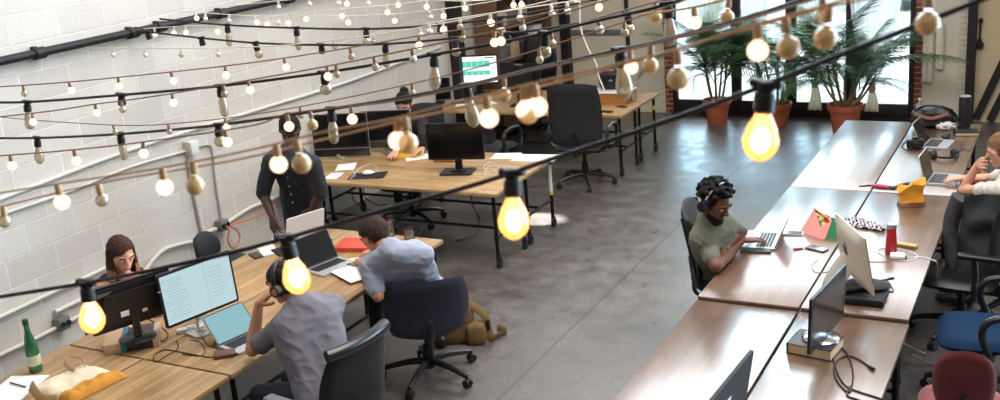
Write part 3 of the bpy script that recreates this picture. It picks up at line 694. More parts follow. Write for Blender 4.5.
chair('office_chair', 'black chair in the shade below the far tables', (c11.x + 0.3, 11.4, 0), face(0.1, 1.0), 'black_fabric', 'black_fabric', bw=0.44, bh=0.22, bz=0.5, arms='loop', seat_z=0.45)
chair('office_chair', 'black chair under the dark haired woman by the wall', (P(121, 254, 1.2).x - 0.32, P(121, 254, 1.2).y + 0.16, 0), face(0.85, -0.5), 'black_fabric', 'black_fabric', bw=0.34, bh=0.16, bz=0.42, seat_z=0.42)
chair('office_chair', 'black chair under the woman in the pale tee', (P(1003, 150, 1.32).x + 0.2, P(1003, 150, 1.32).y - 0.05, 0), face(-1.0, 0.05), 'black_fabric', 'black_fabric', bw=0.46, bh=0.46, bz=0.5, wrap=0.12)

jk = P(1016, 214, 0.86)
chair('office_chair', 'black chair with a charcoal jacket slung over its back', (jk.x + 0.02, jk.y + 0.02, 0), face(-0.25, 1.0), 'black_fabric', 'black_fabric', bw=0.44, bh=0.42, bz=0.46)
# ------------------------------------------------------------------ devices (screen side faces -Y in their own frame)
def facing(dx, dy): return math.atan2(dx, -dy)   # rotation that points -Y along (dx, dy)
emis('screen_white', (226, 240, 242), 0.95)
emis('screen_pale', (190, 216, 222), 1.0)
emis('screen_teal', (156, 200, 210), 0.9)
emis('screen_sheet', (246, 250, 252), 1.3)
emis('cell_green', (96, 222, 188), 1.0)
emis('cell_grey', (176, 202, 208), 0.85)
emis('screen_text', (120, 150, 160), 0.5)
pbr('sticker_white', (226, 226, 224), 0.5)
pbr('dark_mark', (40, 38, 40), 0.4)
pbr('pale_mark', (150, 148, 146), 0.4)
def monitor(name, label, loc, rot, w, h, z0=0.12, body='black_plastic', screen='screen_off', thick=0.035, tilt=0.0, stand='foot', base_w=0.26, bezel=0.014, hump=True, base_m=None, stand_m=None, cat='monitor'):
    """z0: height of the screen's lower edge over the surface"""
    t = thing(name, label, cat, loc, rot)
    M = Matrix.Translation((0, 0, z0)) @ Matrix.Rotation(tilt, 4, 'X')
    b = MB(); Rx = M @ Matrix.Translation((0, 0, h / 2)) @ Matrix.Rotation(PI / 2, 4, 'X')
    b.prism(rrect(w, h, 0.012), -thick * 0.55, 0.004, 0, Rx)   # thin front slab
    if hump: b.prism(rrect(w * 0.72, h * 0.66, 0.03), -thick - 0.022, -thick * 0.5, 0, Rx); b.prism(rrect(w * 0.94, h * 0.92, 0.03), -thick, -thick * 0.5, 0, Rx)
    hs = obj('housing', b, body, t)
    s = MB(); s.prism(rrect(w - 2 * bezel, h - 2.4 * bezel, 0.004, 2), 0.003, 0.0055, 0, Rx); so = obj('screen', s, screen, t)
    sm = stand_m or body
    if stand == 'foot':
        n = MB(); n.box((0, 0.05, z0 * 0.5 + 0.07), (0.07, 0.028, z0 + 0.12), bev=0.01); obj('stand', n, sm, t)
        q = MB(); q.prism(rrect(base_w, base_w * 0.72, 0.03), 0.0, 0.016); q.prism(rrect(base_w * 0.5, base_w * 0.36, 0.03), 0.014, 0.026, 0, Matrix.Translation((0, 0.02, 0))); obj('base', q, base_m or body, t)
    elif stand == 'disc':
        n = MB(); n.cyl((0, 0.05, 0.01), (0, 0.045, z0 + 0.12), 0.026, 0.022, 12); n.box((0, 0.045, z0 + 0.12), (0.1, 0.03, 0.1), bev=0.01); obj('stand', n, sm, t)
        q = MB(); q.lathe([(0, 0), (base_w / 2, 0.0), (base_w / 2, 0.008), (base_w * 0.42, 0.018), (0, 0.026)], 28); obj('base', q, base_m or body, t, (0, 0.03, 0))
    return t, M @ Matrix.Translation((0, 0, h / 2))
def apple_mark(mb, M, s):
    """dark fruit silhouette, flat, with a bite"""
    pts = []
    for i in range(36):
        a = 2 * PI * i / 36
        r = s * (0.5 + 0.05 * math.cos(2 * a) - 0.05 * math.exp(-((a - PI / 2) / 0.35) ** 2) - 0.04 * math.exp(-((a - 1.5 * PI) / 0.3) ** 2))
        x, y = r * math.cos(a) * 0.92, r * math.sin(a)
        d = math.hypot(x - s * 0.55, y - s * 0.05)
        if d < s * 0.24: k = s * 0.24 / max(d, 1e-4); x = s * 0.55 + (x - s * 0.55) * k; y = s * 0.05 + (y - s * 0.05) * k
        pts.append((x, y))
    mb.prism(pts, 0, 0.0012, 0, M)
    leaf = [(s * (0.02 + 0.2 * t * math.cos(1.0)) + s * 0.07 * math.sin(PI * t) * sgn, s * (0.5 + 0.24 * t)) for sgn, ts in ((1, (0, .25, .5, .75, 1)), (-1, (.75, .5, .25))) for t in ts]
    mb.prism(leaf, 0, 0.0012, 0, M)
def imac(name, label, loc, rot, w=0.6, back='alu_pale', screen='screen_off', tilt=-0.1, chin_m='alu_pale', z0=0.1, mark=True):
    """slim all-in-one computer on a bent metal foot"""
    t = thing(name, label, 'computer', loc, rot)
    h = w * 0.745; M = Matrix.Translation((0, 0, z0)) @ Matrix.Rotation(tilt, 4, 'X')
    b = MB(); n = 15
    def pt(u, v, side):
        a, c = 2 * u - 1, 2 * v - 1
        yy = 0.0 if side < 0 else 0.008 + 0.042 * max(0, (1 - a ** 4)) * max(0, (1 - c ** 4)) ** 0.8
        return M @ V((a * w / 2, yy, h * v))
    b.grid(lambda u, v: pt(u, v, 1), n, n); b.grid(lambda u, v: pt(u, v, -1), 2, 2)
    for (x0, z0_, x1, z1) in ((-1, 0, 1, 0), (1, 0, 1, 1), (1, 1, -1, 1), (-1, 1, -1, 0)):
        q = [M @ V((x * w / 2, yv, h * z)) for (x, z, yv) in ((x0, z0_, 0), (x1, z1, 0), (x1, z1, 0.008), (x0, z0_, 0.008))]; b.raw(q, [(0, 1, 2, 3)])
    obj('housing', b, back, t, sharp=50)
    g = MB(); g.box((0, -0.002, h * 0.59), (w - 0.006, 0.003, h * 0.80), 0, M); obj('bezel', g, 'matte_black', t)
    s = MB(); s.box((0, -0.004, h * 0.595), (w - 0.05, 0.002, h * 0.72), 0, M); obj('screen', s, screen, t)
    c = MB(); c.box((0, -0.002, h * 0.09), (w - 0.006, 0.003, h * 0.17), 0, M); obj('chin', c, chin_m, t)
    f = MB(); f.tube(smooth_pts([(0, 0.05, z0 + h * 0.42), (0, 0.11, z0 + h * 0.2), (0, 0.155, 0.05), (0, 0.15, 0.008), (0, 0.06, 0.006), (0, -0.05, 0.006)], 5), 0.06, 12, flat=0.08); obj('stand', f, back, t)
    if mark:
        k = MB(); apple_mark(k, M @ Matrix.Translation((0, 0.0505, h * 0.60)) @ Matrix.Rotation(PI / 2, 4, 'X') @ Matrix.Rotation(PI, 4, 'Y'), 0.07); obj('logo_mark', k, 'dark_mark', t)
    return t, M
def laptop(label, loc, rot, angle=105, w=0.33, d=0.225, body='laptop_silver', screen='screen_off', keys='key_black', lid_back=None, logo=False):
    """user sits at -Y, the lid hinges at +Y"""
    t = thing('laptop', label, 'laptop', loc, rot)
    b = MB(); b.prism(rrect(w, d, 0.012), 0.003, 0.016); obj('base', b, body, t)
    k = MB()
    for r in range(5):
        n = 13 if r < 4 else 7
        for c in range(n):
            kw = (w * 0.84) / n; k.box((-w * 0.42 + kw * (c + 0.5), 0.075 - r * 0.021, 0.0168), (kw * 0.86, 0.0175, 0.0022))
    obj('keyboard', k, keys, t)
    p = MB(); p.prism(rrect(0.11, 0.075, 0.006), 0.0158, 0.0166, 0, Matrix.Translation((0, -0.068, 0))); obj('trackpad', p, 'grey_plastic' if body == 'black_plastic' else 'laptop_silver', t)
    a = math.radians(angle - 90)
    M = Matrix.Translation((0, d / 2 - 0.004, 0.017)) @ Matrix.Rotation(-a, 4, 'X') @ Matrix.Rotation(PI / 2, 4, 'X')
    l = MB(); l.prism(rrect(w, d, 0.012, cy=d / 2), -0.007, 0.0, 0, M); lo = obj('lid', l, lid_back or body, t)
    bz = MB(); bz.prism(rrect(w - 0.001, d - 0.001, 0.012, cy=d / 2), 0.0, 0.0006, 0, M); obj('bezel', bz, 'key_black', lo); s = MB(); s.prism(rrect(w - 0.014, d - 0.018, 0.003, 2, cy=d / 2), 0.0, 0.0014, 0, M); obj('screen', s, screen, lo)
    f = MB(); f.tube([M @ V((-w / 2 + 0.01, 0.012 - 0.01, 0.0)), M @ V((w / 2 - 0.01, 0.002, 0.0))], 0.006); obj('hinge', f, 'key_black', t)
    return t
def phone(label, loc, rot, body='key_black', name='phone', w=0.07, l=0.14, h=0.009, cat='phone'):
    t = thing(name, label, cat, loc, rot)
    obj('body', MB().prism(rrect(w, l, 0.01), 0, h), body, t)
    obj('screen', MB().prism(rrect(w - 0.008, l - 0.02, 0.004), h, h + 0.0008), 'screen_off', t)
    return t
def cable(label, pts, r=0.004, mat='black_plastic', k=6, plug=None, name='cable', group=None):
    t = thing(name, label, 'cable', (0, 0, 0), 0, group)
    sp_ = smooth_pts(pts, k); obj('wire', MB().tube(sp_, r, 6), mat, t)
    if plug:
        d = (sp_[-1] - sp_[-2]).normalized(); e = sp_[-1]
        m = MB(); m.cyl(e, e + d * 0.04, r * 2.2, r * 2.6, 10); obj('plug', m, mat, t)
        m = MB(); m.box((0, 0, 0), (0.012, 0.005, 0.012)); o = obj('plug_tip', m, 'chrome', t); o.location = e + d * 0.045; o.rotation_euler = d.to_track_quat('X', 'Z').to_euler()
    return t
def lay(pts, z, r=0.004):  # pixel path lying on a surface
    return [P(x, y, z + r) for x, y in pts]
def paper_sheet(label, x, y, z, rot, w=0.21, l=0.297, mat='paper', n=1, group=None, name='paper_sheet'):
    p = P(x, y, z); m = MB()
    m.grid(lambda u, v: V(((u - .5) * w, (v - .5) * l, 0.0015 + 0.004 * (u * v) ** 2)), 8, 8)
    m.grid(lambda u, v: V(((u - .5) * w, (v - .5) * l, 0.0)), 2, 2)
    o = obj(name, m, mat, loc=(p.x, p.y, p.z), rot=rot); return tag(o, label, 'paper', group)
def lump(rx, ry, rz, amp, sc_, seed, n=3.0, flat=0.0, nu=40, nv=24):
    """soft crumpled solid resting on z = 0"""
    m = MB()
    def f(u, v):
        a = 2 * PI * u; b_ = PI * (v - 0.5)
        def sg(c, e): return math.copysign(abs(c) ** e, c)
        e = 2 / n
        x, y, z = sg(math.cos(b_), e) * sg(math.cos(a), e), sg(math.cos(b_), e) * sg(math.sin(a), e), sg(math.sin(b_), e)
        d = noise.noise(V((x, y, z)) * sc_ + V((seed, seed * 2, 0))) * amp + abs(noise.noise(V((x, y, z)) * sc_ * 2.1 + V((0, seed, 5)))) * amp * 0.6
        k = 1 + d
        return V((x * rx * k, y * ry * k, max(0.0005, rz * (1 + z * (1 + d)))))
    m.grid(f, nu, nv, closed_u=True); return m
def text_mesh(body, size, mat, parent, M, name='lettering', shear=0.0):
    cu = bpy.data.curves.new('t', 'FONT'); cu.body = body; cu.size = size; cu.extrude = 0.0006; cu.align_x = 'CENTER'; cu.align_y = 'CENTER'; cu.shear = shear
    o = bpy.data.objects.new('t', cu); COL.objects.link(o)
    me = bpy.data.meshes.new_from_object(o.evaluated_get(bpy.context.evaluated_depsgraph_get()))
    bpy.data.objects.remove(o); bpy.data.curves.remove(cu)
    me.transform(M); me.materials.clear(); me.materials.append(MATS[mat])
    return link(name, me, parent)
def book(label, loc, rot, w, l, h, cover, name='book', cat='book'):
    t = thing(name, label, cat, loc, rot)
    m = MB(); m.box((0, 0, h - 0.002), (w, l, 0.004)); m.box((0, 0, 0.002), (w, l, 0.004)); m.box((-w / 2 + 0.002, 0, h / 2), (0.004, l, h)); obj('cover', m, cover, t)
    obj('pages', MB().box((0.002, 0, h / 2), (w - 0.012, l - 0.012, h - 0.008)), 'page_block', t); return t
pbr('page_block', (224, 196, 150), 0.8)

# ---- wall-side near worktable
def on(x, y, z=T): p = P(x, y, z); return (p.x, p.y, p.z)
# green bottle
g = thing('glass_bottle', 'green glass bottle standing by the wall edge of the table', 'bottle', on(36.5, 371))
prof = [(0, 0.003), (0.034, 0.003), (0.0375, 0.012), (0.0375, 0.13), (0.036, 0.16), (0.026, 0.21), (0.0165, 0.25), (0.0145, 0.285), (0.0155, 0.29), (0.0155, 0.30)]
obj('bottle_body', MB().lathe(prof, 24), 'green_glass', g)
obj('paper_label', MB().lathe([(0.0379, 0.045), (0.0383, 0.046), (0.0383, 0.105), (0.0379, 0.106)], 24), 'cream_label', g) if 'cream_label' in MATS else (pbr('cream_label', (198, 196, 160), 0.7), obj('paper_label', MB().lathe([(0.0379, 0.045), (0.0383, 0.046), (0.0383, 0.105), (0.0379, 0.106)], 24), 'cream_label', g))
pbr('cap_green', (20, 62, 46), 0.5)
obj('cap', MB().lathe([(0.0165, 0.296), (0.017, 0.3), (0.017, 0.322), (0.015, 0.325), (0, 0.325)], 20), 'cap_green', g)
paper_sheet('white printed sheet lying beside the canvas tote with a pen on it', 16, 388, T + 0.001, 0.35, 0.24, 0.3)
paper_sheet('white sheet peeking from under the penned page near the table end', 3, 396, T, 0.1, 0.26, 0.3)
pn = on(18, 385.5, T + 0.006); tag(obj('ink_pen', MB().cyl((-0.07, 0, 0.005), (0.065, 0, 0.005), 0.0045, n=10).cyl((0.065, 0, 0.005), (0.078, 0, 0.005), 0.0045, 0.001, 10), 'key_black', loc=pn, rot=-0.05), 'black pen lying on the white sheet by the tote', 'pen')
# canvas tote lying down
pbr('canvas_cream', (228, 214, 186), 0.9, bump=0.5, bscale=30)
pbr('canvas_mustard', (202, 140, 52), 0.9, var=0.1, bump=0.5, bscale=30)
pbr('canvas_lining', (176, 140, 96), 0.9)
tl = P(80, 385, T); tt = thing('tote_bag', 'cream and mustard canvas tote lying slumped on the table', 'bag', (tl.x - 0.03, tl.y + 0.0, T), math.radians(84))
def bagf(x0, x1):
    def f(u, v, s=1):
        U = x0 + (x1 - x0) * u; a = U * 2 - 1; b_ = v * 2 - 1
        e = max(0, 1 - abs(a) ** 6) ** 0.5 * max(0, 1 - abs(b_) ** 8) ** 0.5 * (1.25 - 0.95 * v)
        wr = 0.028 * noise.noise(V((U * 3.5, v * 3.2, 3.1))) + 0.016 * noise.noise(V((U * 9, v * 8, 1.7)))
        return V((a * 0.19 * (1 - 0.05 * v), b_ * 0.2 + 0.02 * math.sin(U * 5) * max(0, v - .5), (0.004 + e * (0.042 + wr)) if s > 0 else 0.002))
    return f
for nm, y0, y1, mt in (('canvas_base', 0.0, 0.24, 'canvas_mustard'), ('canvas_body', 0.24, 1.0, 'canvas_cream')):
    m = MB(); f = bagf(0, 1)
    m.grid(lambda u, v: f(u, y0 + (y1 - y0) * v), 30, 14); m.grid(lambda u, v: f(u, y0 + (y1 - y0) * v, -1), 30, 6); obj(nm, m, mt, tt, sharp=80)
m = MB(); m.tube(smooth_pts([(-0.19, 0.14, 0.03), (-0.22, 0.07, 0.08), (-0.245, -0.0, 0.07), (-0.25, -0.07, 0.04), (-0.2, -0.12, 0.03)], 6), 0.028, 8, flat=0.2); obj('mouth_fold', m, 'canvas_lining', tt)
m = MB(); m.tube(smooth_pts([(0.06, 0.1, 0.035), (0.05, 0.15, 0.075), (0.09, 0.18, 0.09), (0.14, 0.15, 0.07), (0.13, 0.1, 0.03)], 6), 0.014, 8, flat=0.25); obj('handle', m, 'canvas_lining', tt)
# product box with the black monitor on it
bx = P(134, 343, T); bt = thing('cardboard_box', 'flat tan and black product box under the black monitor', 'box', (bx.x, bx.y, T), math.radians(42))
pbr('box_print', (46, 44, 54), 0.5); pbr('box_teal', (40, 112, 138), 0.5)
obj('carton', MB().box((0, 0, 0.031), (0.32, 0.25, 0.062), bev=0.003), 'cardboard', bt)
obj('printed_band', MB().box((0, 0.0, 0.0313), (0.16, 0.252, 0.063), 0, Matrix.Translation((0.045, 0, 0)), bev=0.003), 'box_print', bt)
obj('teal_band', MB().box((-0.045, 0.0, 0.0314), (0.035, 0.2525, 0.0633), bev=0.003), 'box_teal', bt)
obj('front_slot', MB().box((-0.1605, -0.01, 0.038), (0.003, 0.16, 0.016), bev=0.001), 'matte_black', bt)
pm = P(136, 338, T + 0.064 * K)
mo, M0 = monitor('monitor', 'black monitor seen from behind on a product box', (pm.x - 0.02, pm.y + 0.02, T + 0.064 * K), facing(-0.94, 0.38), 0.49, 0.3, z0=0.09, tilt=-0.18, stand='disc', base_w=0.22, base_m='black_plastic', thick=0.03)
text_mesh('acer', 0.045, 'pale_mark', mo, M0 @ Matrix.Translation((0.16, 0.0305, 0.11)) @ Matrix.Rotation(PI, 4, 'Z') @ Matrix.Rotation(PI / 2, 4, 'X'), 'brand_mark', 0.25)
st = MB(); st.box((0.06, 0.053, -0.04), (0.05, 0.003, 0.035), 0, M0); obj('sticker', st, 'sticker_white', mo)
st = MB(); st.box((-0.06, 0.053, -0.055), (0.03, 0.003, 0.02), 0, M0); obj('sticker', st, 'sticker_white', mo)
# big white screen of the man in headphones
pw = P(207, 331, T)
ms, M1 = monitor('monitor', 'large monitor showing a pale document in front of the man in headphones', (pw.x, pw.y, T), facing(0.97, -0.24), 0.51, 0.335, z0=0.11, screen='screen_pale', stand='foot', base_w=0.22, base_m='silver', stand_m='silver', tilt=-0.06, thick=0.025)
R1 = M1 @ Matrix.Rotation(PI / 2, 4, 'X')
ln = MB(); random.seed(3)
for i in range(15):
    ln.box((-0.16 + random.uniform(-.02, .02), 0.12 - i * 0.017, 0.006), (random.uniform(0.06, 0.2), 0.004, 0.0005), 0, R1)
for i in range(9): ln.box((0.13 + random.uniform(-.01, .01), 0.1 - i * 0.022, 0.006), (random.uniform(0.06, 0.12), 0.004, 0.0005), 0, R1)
ln.box((0.055, 0, 0.006), (0.003, 0.3, 0.0005), 0, R1)
obj('document_text', ln, 'cell_grey', ms)
pl = P(249, 343, T)
laptop('open laptop with a pale blue screen before the man in headphones', (pl.x, pl.y, T), math.radians(78), 130, 0.29, 0.2, 'laptop_silver', 'screen_teal')
wl = P(227, 356, T); w_ = thing('wallet', 'small brown leather wallet by the elbow of the man in headphones', 'wallet', (wl.x - 0.02, wl.y, T), math.radians(40))
pbr('leather_brown', (104, 62, 46), 0.5, bump=0.2)
obj('leather_cover', MB().box((0, 0, 0.012), (0.12, 0.09, 0.024), bev=0.008), 'leather_brown', w_); obj('fold_edge', MB().box((0.058, 0, 0.012), (0.008, 0.086, 0.014), bev=0.003), 'matte_black', w_)
wd = P(188, 331, T); tag(obj('white_dock', MB().box((0, 0, 0.012), (0.13, 0.05, 0.024), bev=0.006).box((0.02, 0, 0.026), (0.05, 0.03, 0.006), bev=0.002), 'light_plastic', loc=(wd.x, wd.y, T), rot=0.9), 'white dock below the large document screen', 'dock')
wm = P(157, 316, T); tag(obj('white_mouse', MB().ell((0, 0, 0.014), (0.055, 0.03, 0.018), n=16), 'light_plastic', loc=(wm.x, wm.y, T), rot=0.8), 'white mouse peeking out behind the black monitor', 'mouse')
cable('black cable looping across the table below the document screen', lay([(176, 340), (178, 348), (166, 356), (156, 362), (154, 356), (164, 350), (180, 352), (196, 355), (212, 357), (219, 350), (206, 343), (202, 330), (206, 322)], T))
cable('black cable sagging from the monitor box to the document screen', lay([(140, 330), (152, 336), (163, 341), (168, 334), (160, 326), (147, 318)], T))
cable('thin black cable running under the pale blue laptop', lay([(182, 354), (198, 356), (205, 352), (200, 342), (190, 340)], T), 0.003)
ad_ = P(213, 345, T); tag(obj('power_adapter', MB().box((0, 0, 0.014), (0.035, 0.06, 0.028), bev=0.006).cyl((0, 0.03, 0.014), (0, 0.05, 0.014), 0.006), 'canvas_lining', loc=(ad_.x, ad_.y, T), rot=0.3), 'tan adapter plug among the cables beside the wallet', 'adapter')
# dark laptop of the man in grey blue
p5 = P(324, 268, T)
laptop('silver laptop with a dark screen in front of the man in the grey blue shirt', (p5.x + 0.06, p5.y + 0.02, T), math.radians(76), 116, 0.31, 0.22, 'laptop_silver', 'screen_off')
paper_sheet('white paper overlapping the keyboard of the dark-screened laptop', 355, 273, T + 0.019 * K, 1.1, 0.22, 0.3)
paper_sheet('white page under the hand of the man in the grey blue shirt', 360, 264, T + 0.004, 0.7, 0.21, 0.28)
pn = on(357, 263, T + 0.025); tag(obj('ink_pen', MB().cyl((-0.07, 0, 0.005), (0.065, 0, 0.005), 0.005, n=10).cyl((0.065, 0, 0.005), (0.078, 0, 0.005), 0.005, 0.001, 10), 'key_black', loc=pn, rot=0.9), 'dark pen on the white pages near the red folder', 'pen')
pbr('red_cover', (206, 74, 58), 0.45)
rf = P(357, 247, T); rt = thing('document_folder', 'thick red folder lying by the head of the man in grey blue', 'folder', (rf.x, rf.y, T), math.radians(14))
obj('cover', MB().box((0, 0, 0.03), (0.29, 0.23, 0.006), bev=0.002).box((0, 0, 0.003), (0.29, 0.23, 0.006), bev=0.002).box((0, -0.113, 0.0165), (0.29, 0.005, 0.033)), 'red_cover', rt); obj('pages', MB().box((0, 0.002, 0.0165), (0.275, 0.21, 0.02)), 'paper', rt)
p6 = P(297, 238, T)
laptop('white laptop with raised lid in front of the standing man', (p6.x, p6.y, T), math.radians(250), 108, 0.33, 0.225, 'light_plastic', 'screen_off')
phone('black phone lying alone on the table near the standing man', on(256, 256), math.radians(62))
paper_sheet('white leaflet beside the black phone', 268, 250, T, 0.9, 0.12, 0.24)
book('dark notebook half under the white leaflet', on(283, 252), math.radians(60), 0.12, 0.18, 0.012, 'key_black', 'notebook', 'notebook')
phone('dark phone near the base of the raised white laptop', on(326, 243), math.radians(20), 'box_print')
def tumbler(label, x, y, r=0.036, h=0.125, water=0.5, mat='drink_glass'):
    t = thing('drinking_glass', label, 'glass', on(x, y))
    obj('glass', MB().lathe([(0, 0.0), (r * 0.86, 0.0), (r, h), (r - 0.003, h), (r * 0.83, 0.01), (0, 0.01)], 24), mat, t)
    obj('water', MB().lathe([(0, 0.012), (r * 0.84, 0.012), (r * 0.9, h * water), (0, h * water)], 24), 'pane_glass', t)
tumbler('tall water glass beside the raised white laptop', 323, 234)
tumbler('water glass behind the head of the man in grey blue', 391, 236, 0.037, 0.13)
tumbler('short empty glass near the table corner', 410, 240, 0.045, 0.09, 0.15)
# glasses / cord ring
cable('black cable trailing from the table corner to the dark floor', [P(420, 236, T), P(424, 228, T + 0.02), P(440, 241, 0.02), P(460, 240, 0.01), P(477, 232, 0.01), P(479, 219, 0.01), P(474, 205, 0.01), P(470, 196, 0.3)], 0.006)

# ---- middle cluster
pb = P(457, 173, T)
mo, M0 = monitor('monitor', 'blank black monitor facing the aisle on the middle cluster', (pb.x, pb.y + 0.02, T), facing(0.24, -1), 0.53, 0.335, z0=0.12, screen='screen_off', stand='foot', base_w=0.3, bezel=0.012, thick=0.03)
pc = P(347, 160, T)
imac('computer', 'big dark all-in-one screen with a bright edge beside the standing man', (pc.x - 0.1, pc.y + 0.06, T), facing(0.35, -1), 0.57, 'laptop_silver', 'screen_off', -0.06, 'screen_off', z0=0.02)
pc = P(388, 153, T); pbr('chin_brown', (70, 58, 54), 0.4)
ci, cm3 = imac('computer', 'dark all-in-one computer with a brown chin behind the yellow notebook', (pc.x, 9.84, T), facing(0.3, -1.0), 0.5, 'laptop_silver', 'screen_off', -0.06, 'chin_brown', z0=0.05, mark=False)
k = MB(); apple_mark(k, cm3 @ Matrix.Translation((0, -0.0045, 0.5 * 0.745 * 0.09)) @ Matrix.Rotation(PI / 2, 4, 'X'), 0.03); obj('logo_mark', k, 'matte_black', ci)
pbr('yellow_cover', (232, 188, 44), 0.5)
book('yellow notebook lying among papers on the middle cluster', on(408, 156), math.radians(-62), 0.16, 0.23, 0.018, 'yellow_cover', 'notebook', 'notebook')
paper_sheet('white paper poking out under the yellow notebook', 420, 157, T, -0.9, 0.2, 0.28)
mp = on(368, 176); mpt = thing('mouse_pad', 'black mouse pad near the front edge of the middle cluster', 'mouse pad', mp, math.radians(20))
obj('pad', MB().grid(lambda u, v: V(((u - .5) * 0.34, (v - .5) * 0.2, 0.004 + 0.012 * (2 * u - 1) ** 2 * (u > .5))), 10, 4).grid(lambda u, v: V(((u - .5) * 0.34, (v - .5) * 0.2, 0.0)), 2, 2), 'matte_black', mpt)
mq = on(368.5, 174.5, T + 0.005); mt = thing('computer_mouse', 'round white mouse on the black pad', 'mouse', mq, 0.3)
obj('shell', MB().ell((0, 0, 0.018), (0.06, 0.042, 0.022), n=18), 'light_plastic', mt); obj('button_seam', MB().box((0.03, 0, 0.036), (0.05, 0.002, 0.004)), 'grey_plastic', mt)
paper_sheet('white card by the side of the standing man', 334, 176, T, 0.25, 0.13, 0.2)
paper_sheet('loose grey white sheet under the big dark screen', 346, 167, T, 0.5, 0.18, 0.24)
cable('thin white cable curling beside the mouse pad', lay([(352, 170), (355, 175), (350, 179), (360, 168), (372, 164), (378, 170), (372, 172)], T, 0.003), 0.003, 'light_plastic')
cable('thin white cable coiled by the black monitor base', lay([(486, 175), (484, 167), (489, 163), (497, 165), (499, 171), (493, 175), (486, 171), (490, 166), (503, 166)], T, 0.003), 0.003, 'light_plastic')
sb = P(446, 161, T); sbt = thing('wooden_box', 'small wooden box behind the blank black monitor', 'box', (sb.x, sb.y, T), 0.1)
obj('box_body', MB().box((0, 0, 0.035), (0.2, 0.12, 0.07), bev=0.004), 'wood_crate', sbt); obj('box_lid', MB().box((0, 0, 0.073), (0.204, 0.124, 0.008), bev=0.002), 'wood_crate', sbt)
paper_sheet('white sheet on the corner of the middle cluster, nearer the aisle', 536, 158, T, 0.1, 0.42, 0.24)
paper_sheet('white sheet beside the corner sheet, nearer the blank black monitor', 506, 156, T, 0.2, 0.26, 0.2)
for lab, pts in (('black cable hanging under the mouse pad side of the middle cluster', [(352, 187), (353, 199), (361, 206), (372, 211)]), ('second black cable drooping under the middle cluster in front of the chair', [(363, 187), (366, 198), (378, 205), (386, 204)]), ('black cable hanging from the middle cluster near its aisle legs', [(472, 194), (472, 204), (476, 212), (480, 220)])):
    cable(lab, [PY(x, y, YM[0] + 0.15) for x, y in pts], 0.006)

# ---- far cluster
pf = P(479, 92, T)
pf = PY(479, 92, 12.95)
ms, M1 = monitor('monitor', 'bright screen with a green spreadsheet on the far table', (pf.x, 12.95, T), facing(0.3, -1), 0.52, 0.35, z0=0.13, screen='screen_sheet', stand='foot', tilt=-0.02, bezel=0.014)
R1 = M1 @ Matrix.Rotation(PI / 2, 4, 'X'); ln = MB()
for r, (yy, hh) in enumerate(((0.075, 0.085), (-0.045, 0.06))):
    if r: obj('cell_row', ln, 'cell_green', ms); ln = MB()
    for c in range(5): ln.box((-0.205 + 0.075 * c + 0.03, yy * 0.88, 0.0062), (0.071, hh * 0.85, 0.0006), 0, R1)
pass
obj('cell_row', ln, 'cell_green', ms); ln = MB(); ln.box((0.16, 0.14, 0.0062), (0.12, 0.012, 0.0006), 0, R1); obj('menu_text', ln, 'facade_glass', ms)
pf = PY(522, 92, 12.35)
mo, M0 = monitor('monitor', 'black monitor back standing right of the green spreadsheet screen', (pf.x, 12.35, T), facing(0.1, 1), 0.53, 0.36, z0=0.13, screen='screen_off', stand='foot', thick=0.03)
lo_ = MB(); [lo_.box((-0.045 + 0.018 * k, 0.0305, 0.165), (0.013, 0.002, 0.014), 0, M0) for k in range(6)]; obj('brand_mark', lo_, 'pale_mark', mo)
cb = PY(534, 60, 13.95)
chair('office_chair', 'high black chair with a brown edge standing beyond the far table', (cb.x, 13.95, 0), face(0.1, -1), 'black_fabric', 'black_leather', bw=0.46, bh=0.62, bz=0.62)
monitor('monitor', 'dark monitor near the wall on the far table', (PY(434, 105, 12.3).x, 12.3, T), facing(0.5, -1), 0.42, 0.26, z0=0.04, screen='screen_off', stand='foot', tilt=-0.15)
ct = P(612, 105, T); cr = thing('wooden_crate', 'shallow wooden crate at the aisle end of the far table', 'crate', (ct.x - 0.05, 12.72, T), 0.05)
m = MB()
for sx in (-1, 1): m.box((sx * 0.2, 0, 0.06), (0.02, 0.3, 0.12))
for sy in (-1, 1): m.box((0, sy * 0.14, 0.06), (0.42, 0.02, 0.12))
m.box((0, 0, 0.01), (0.4, 0.28, 0.015)); obj('crate_body', m, 'wood_crate', cr)
obj('crate_lid', MB().box((0, 0, 0.126), (0.44, 0.32, 0.012), bev=0.003), 'light_plastic', cr)
bg = P(604, 92, T + 0.15); b_ = thing('shoulder_bag', 'black shoulder bag standing on the wooden crate', 'bag', (ct.x - 0.12, 12.78, T + 0.132 * K), 0.1)
obj('bag_body', lump(0.12, 0.07, 0.1, 0.12, 1.6, 3.0, 4), 'black_leather', b_, sharp=80); obj('bag_patch', MB().box((0.03, -0.074, 0.11), (0.04, 0.012, 0.018)), 'pale_mark', b_)
obj('strap', MB().tube(smooth_pts([(-0.09, 0, 0.18), (-0.05, 0, 0.235), (0.05, 0, 0.235), (0.09, 0, 0.18)], 5), 0.01, 8), 'black_leather', b_)
tumbler('small amber jar at the aisle end of the far table', 634, 102, 0.035, 0.1, 0.5, 'bulb_clear')
phone('black phone at the front edge of the far table', on(607, 112), 1.4)
phone('small dark phone by the yellow tape on the far table', on(622, 107), 1.2, w=0.06, l=0.12)
paper_sheet('white sheets in front of the green spreadsheet screen', 466, 103, T, 0.4, 0.22, 0.34)
paper_sheet('white note nearer the tall chair on the far table', 490, 103, T, 0.9, 0.12, 0.2)
kb = P(488, 94, T); kt = thing('computer_keyboard', 'dark keyboard below the green spreadsheet screen', 'keyboard', (kb.x, 12.45, T), 0.2)
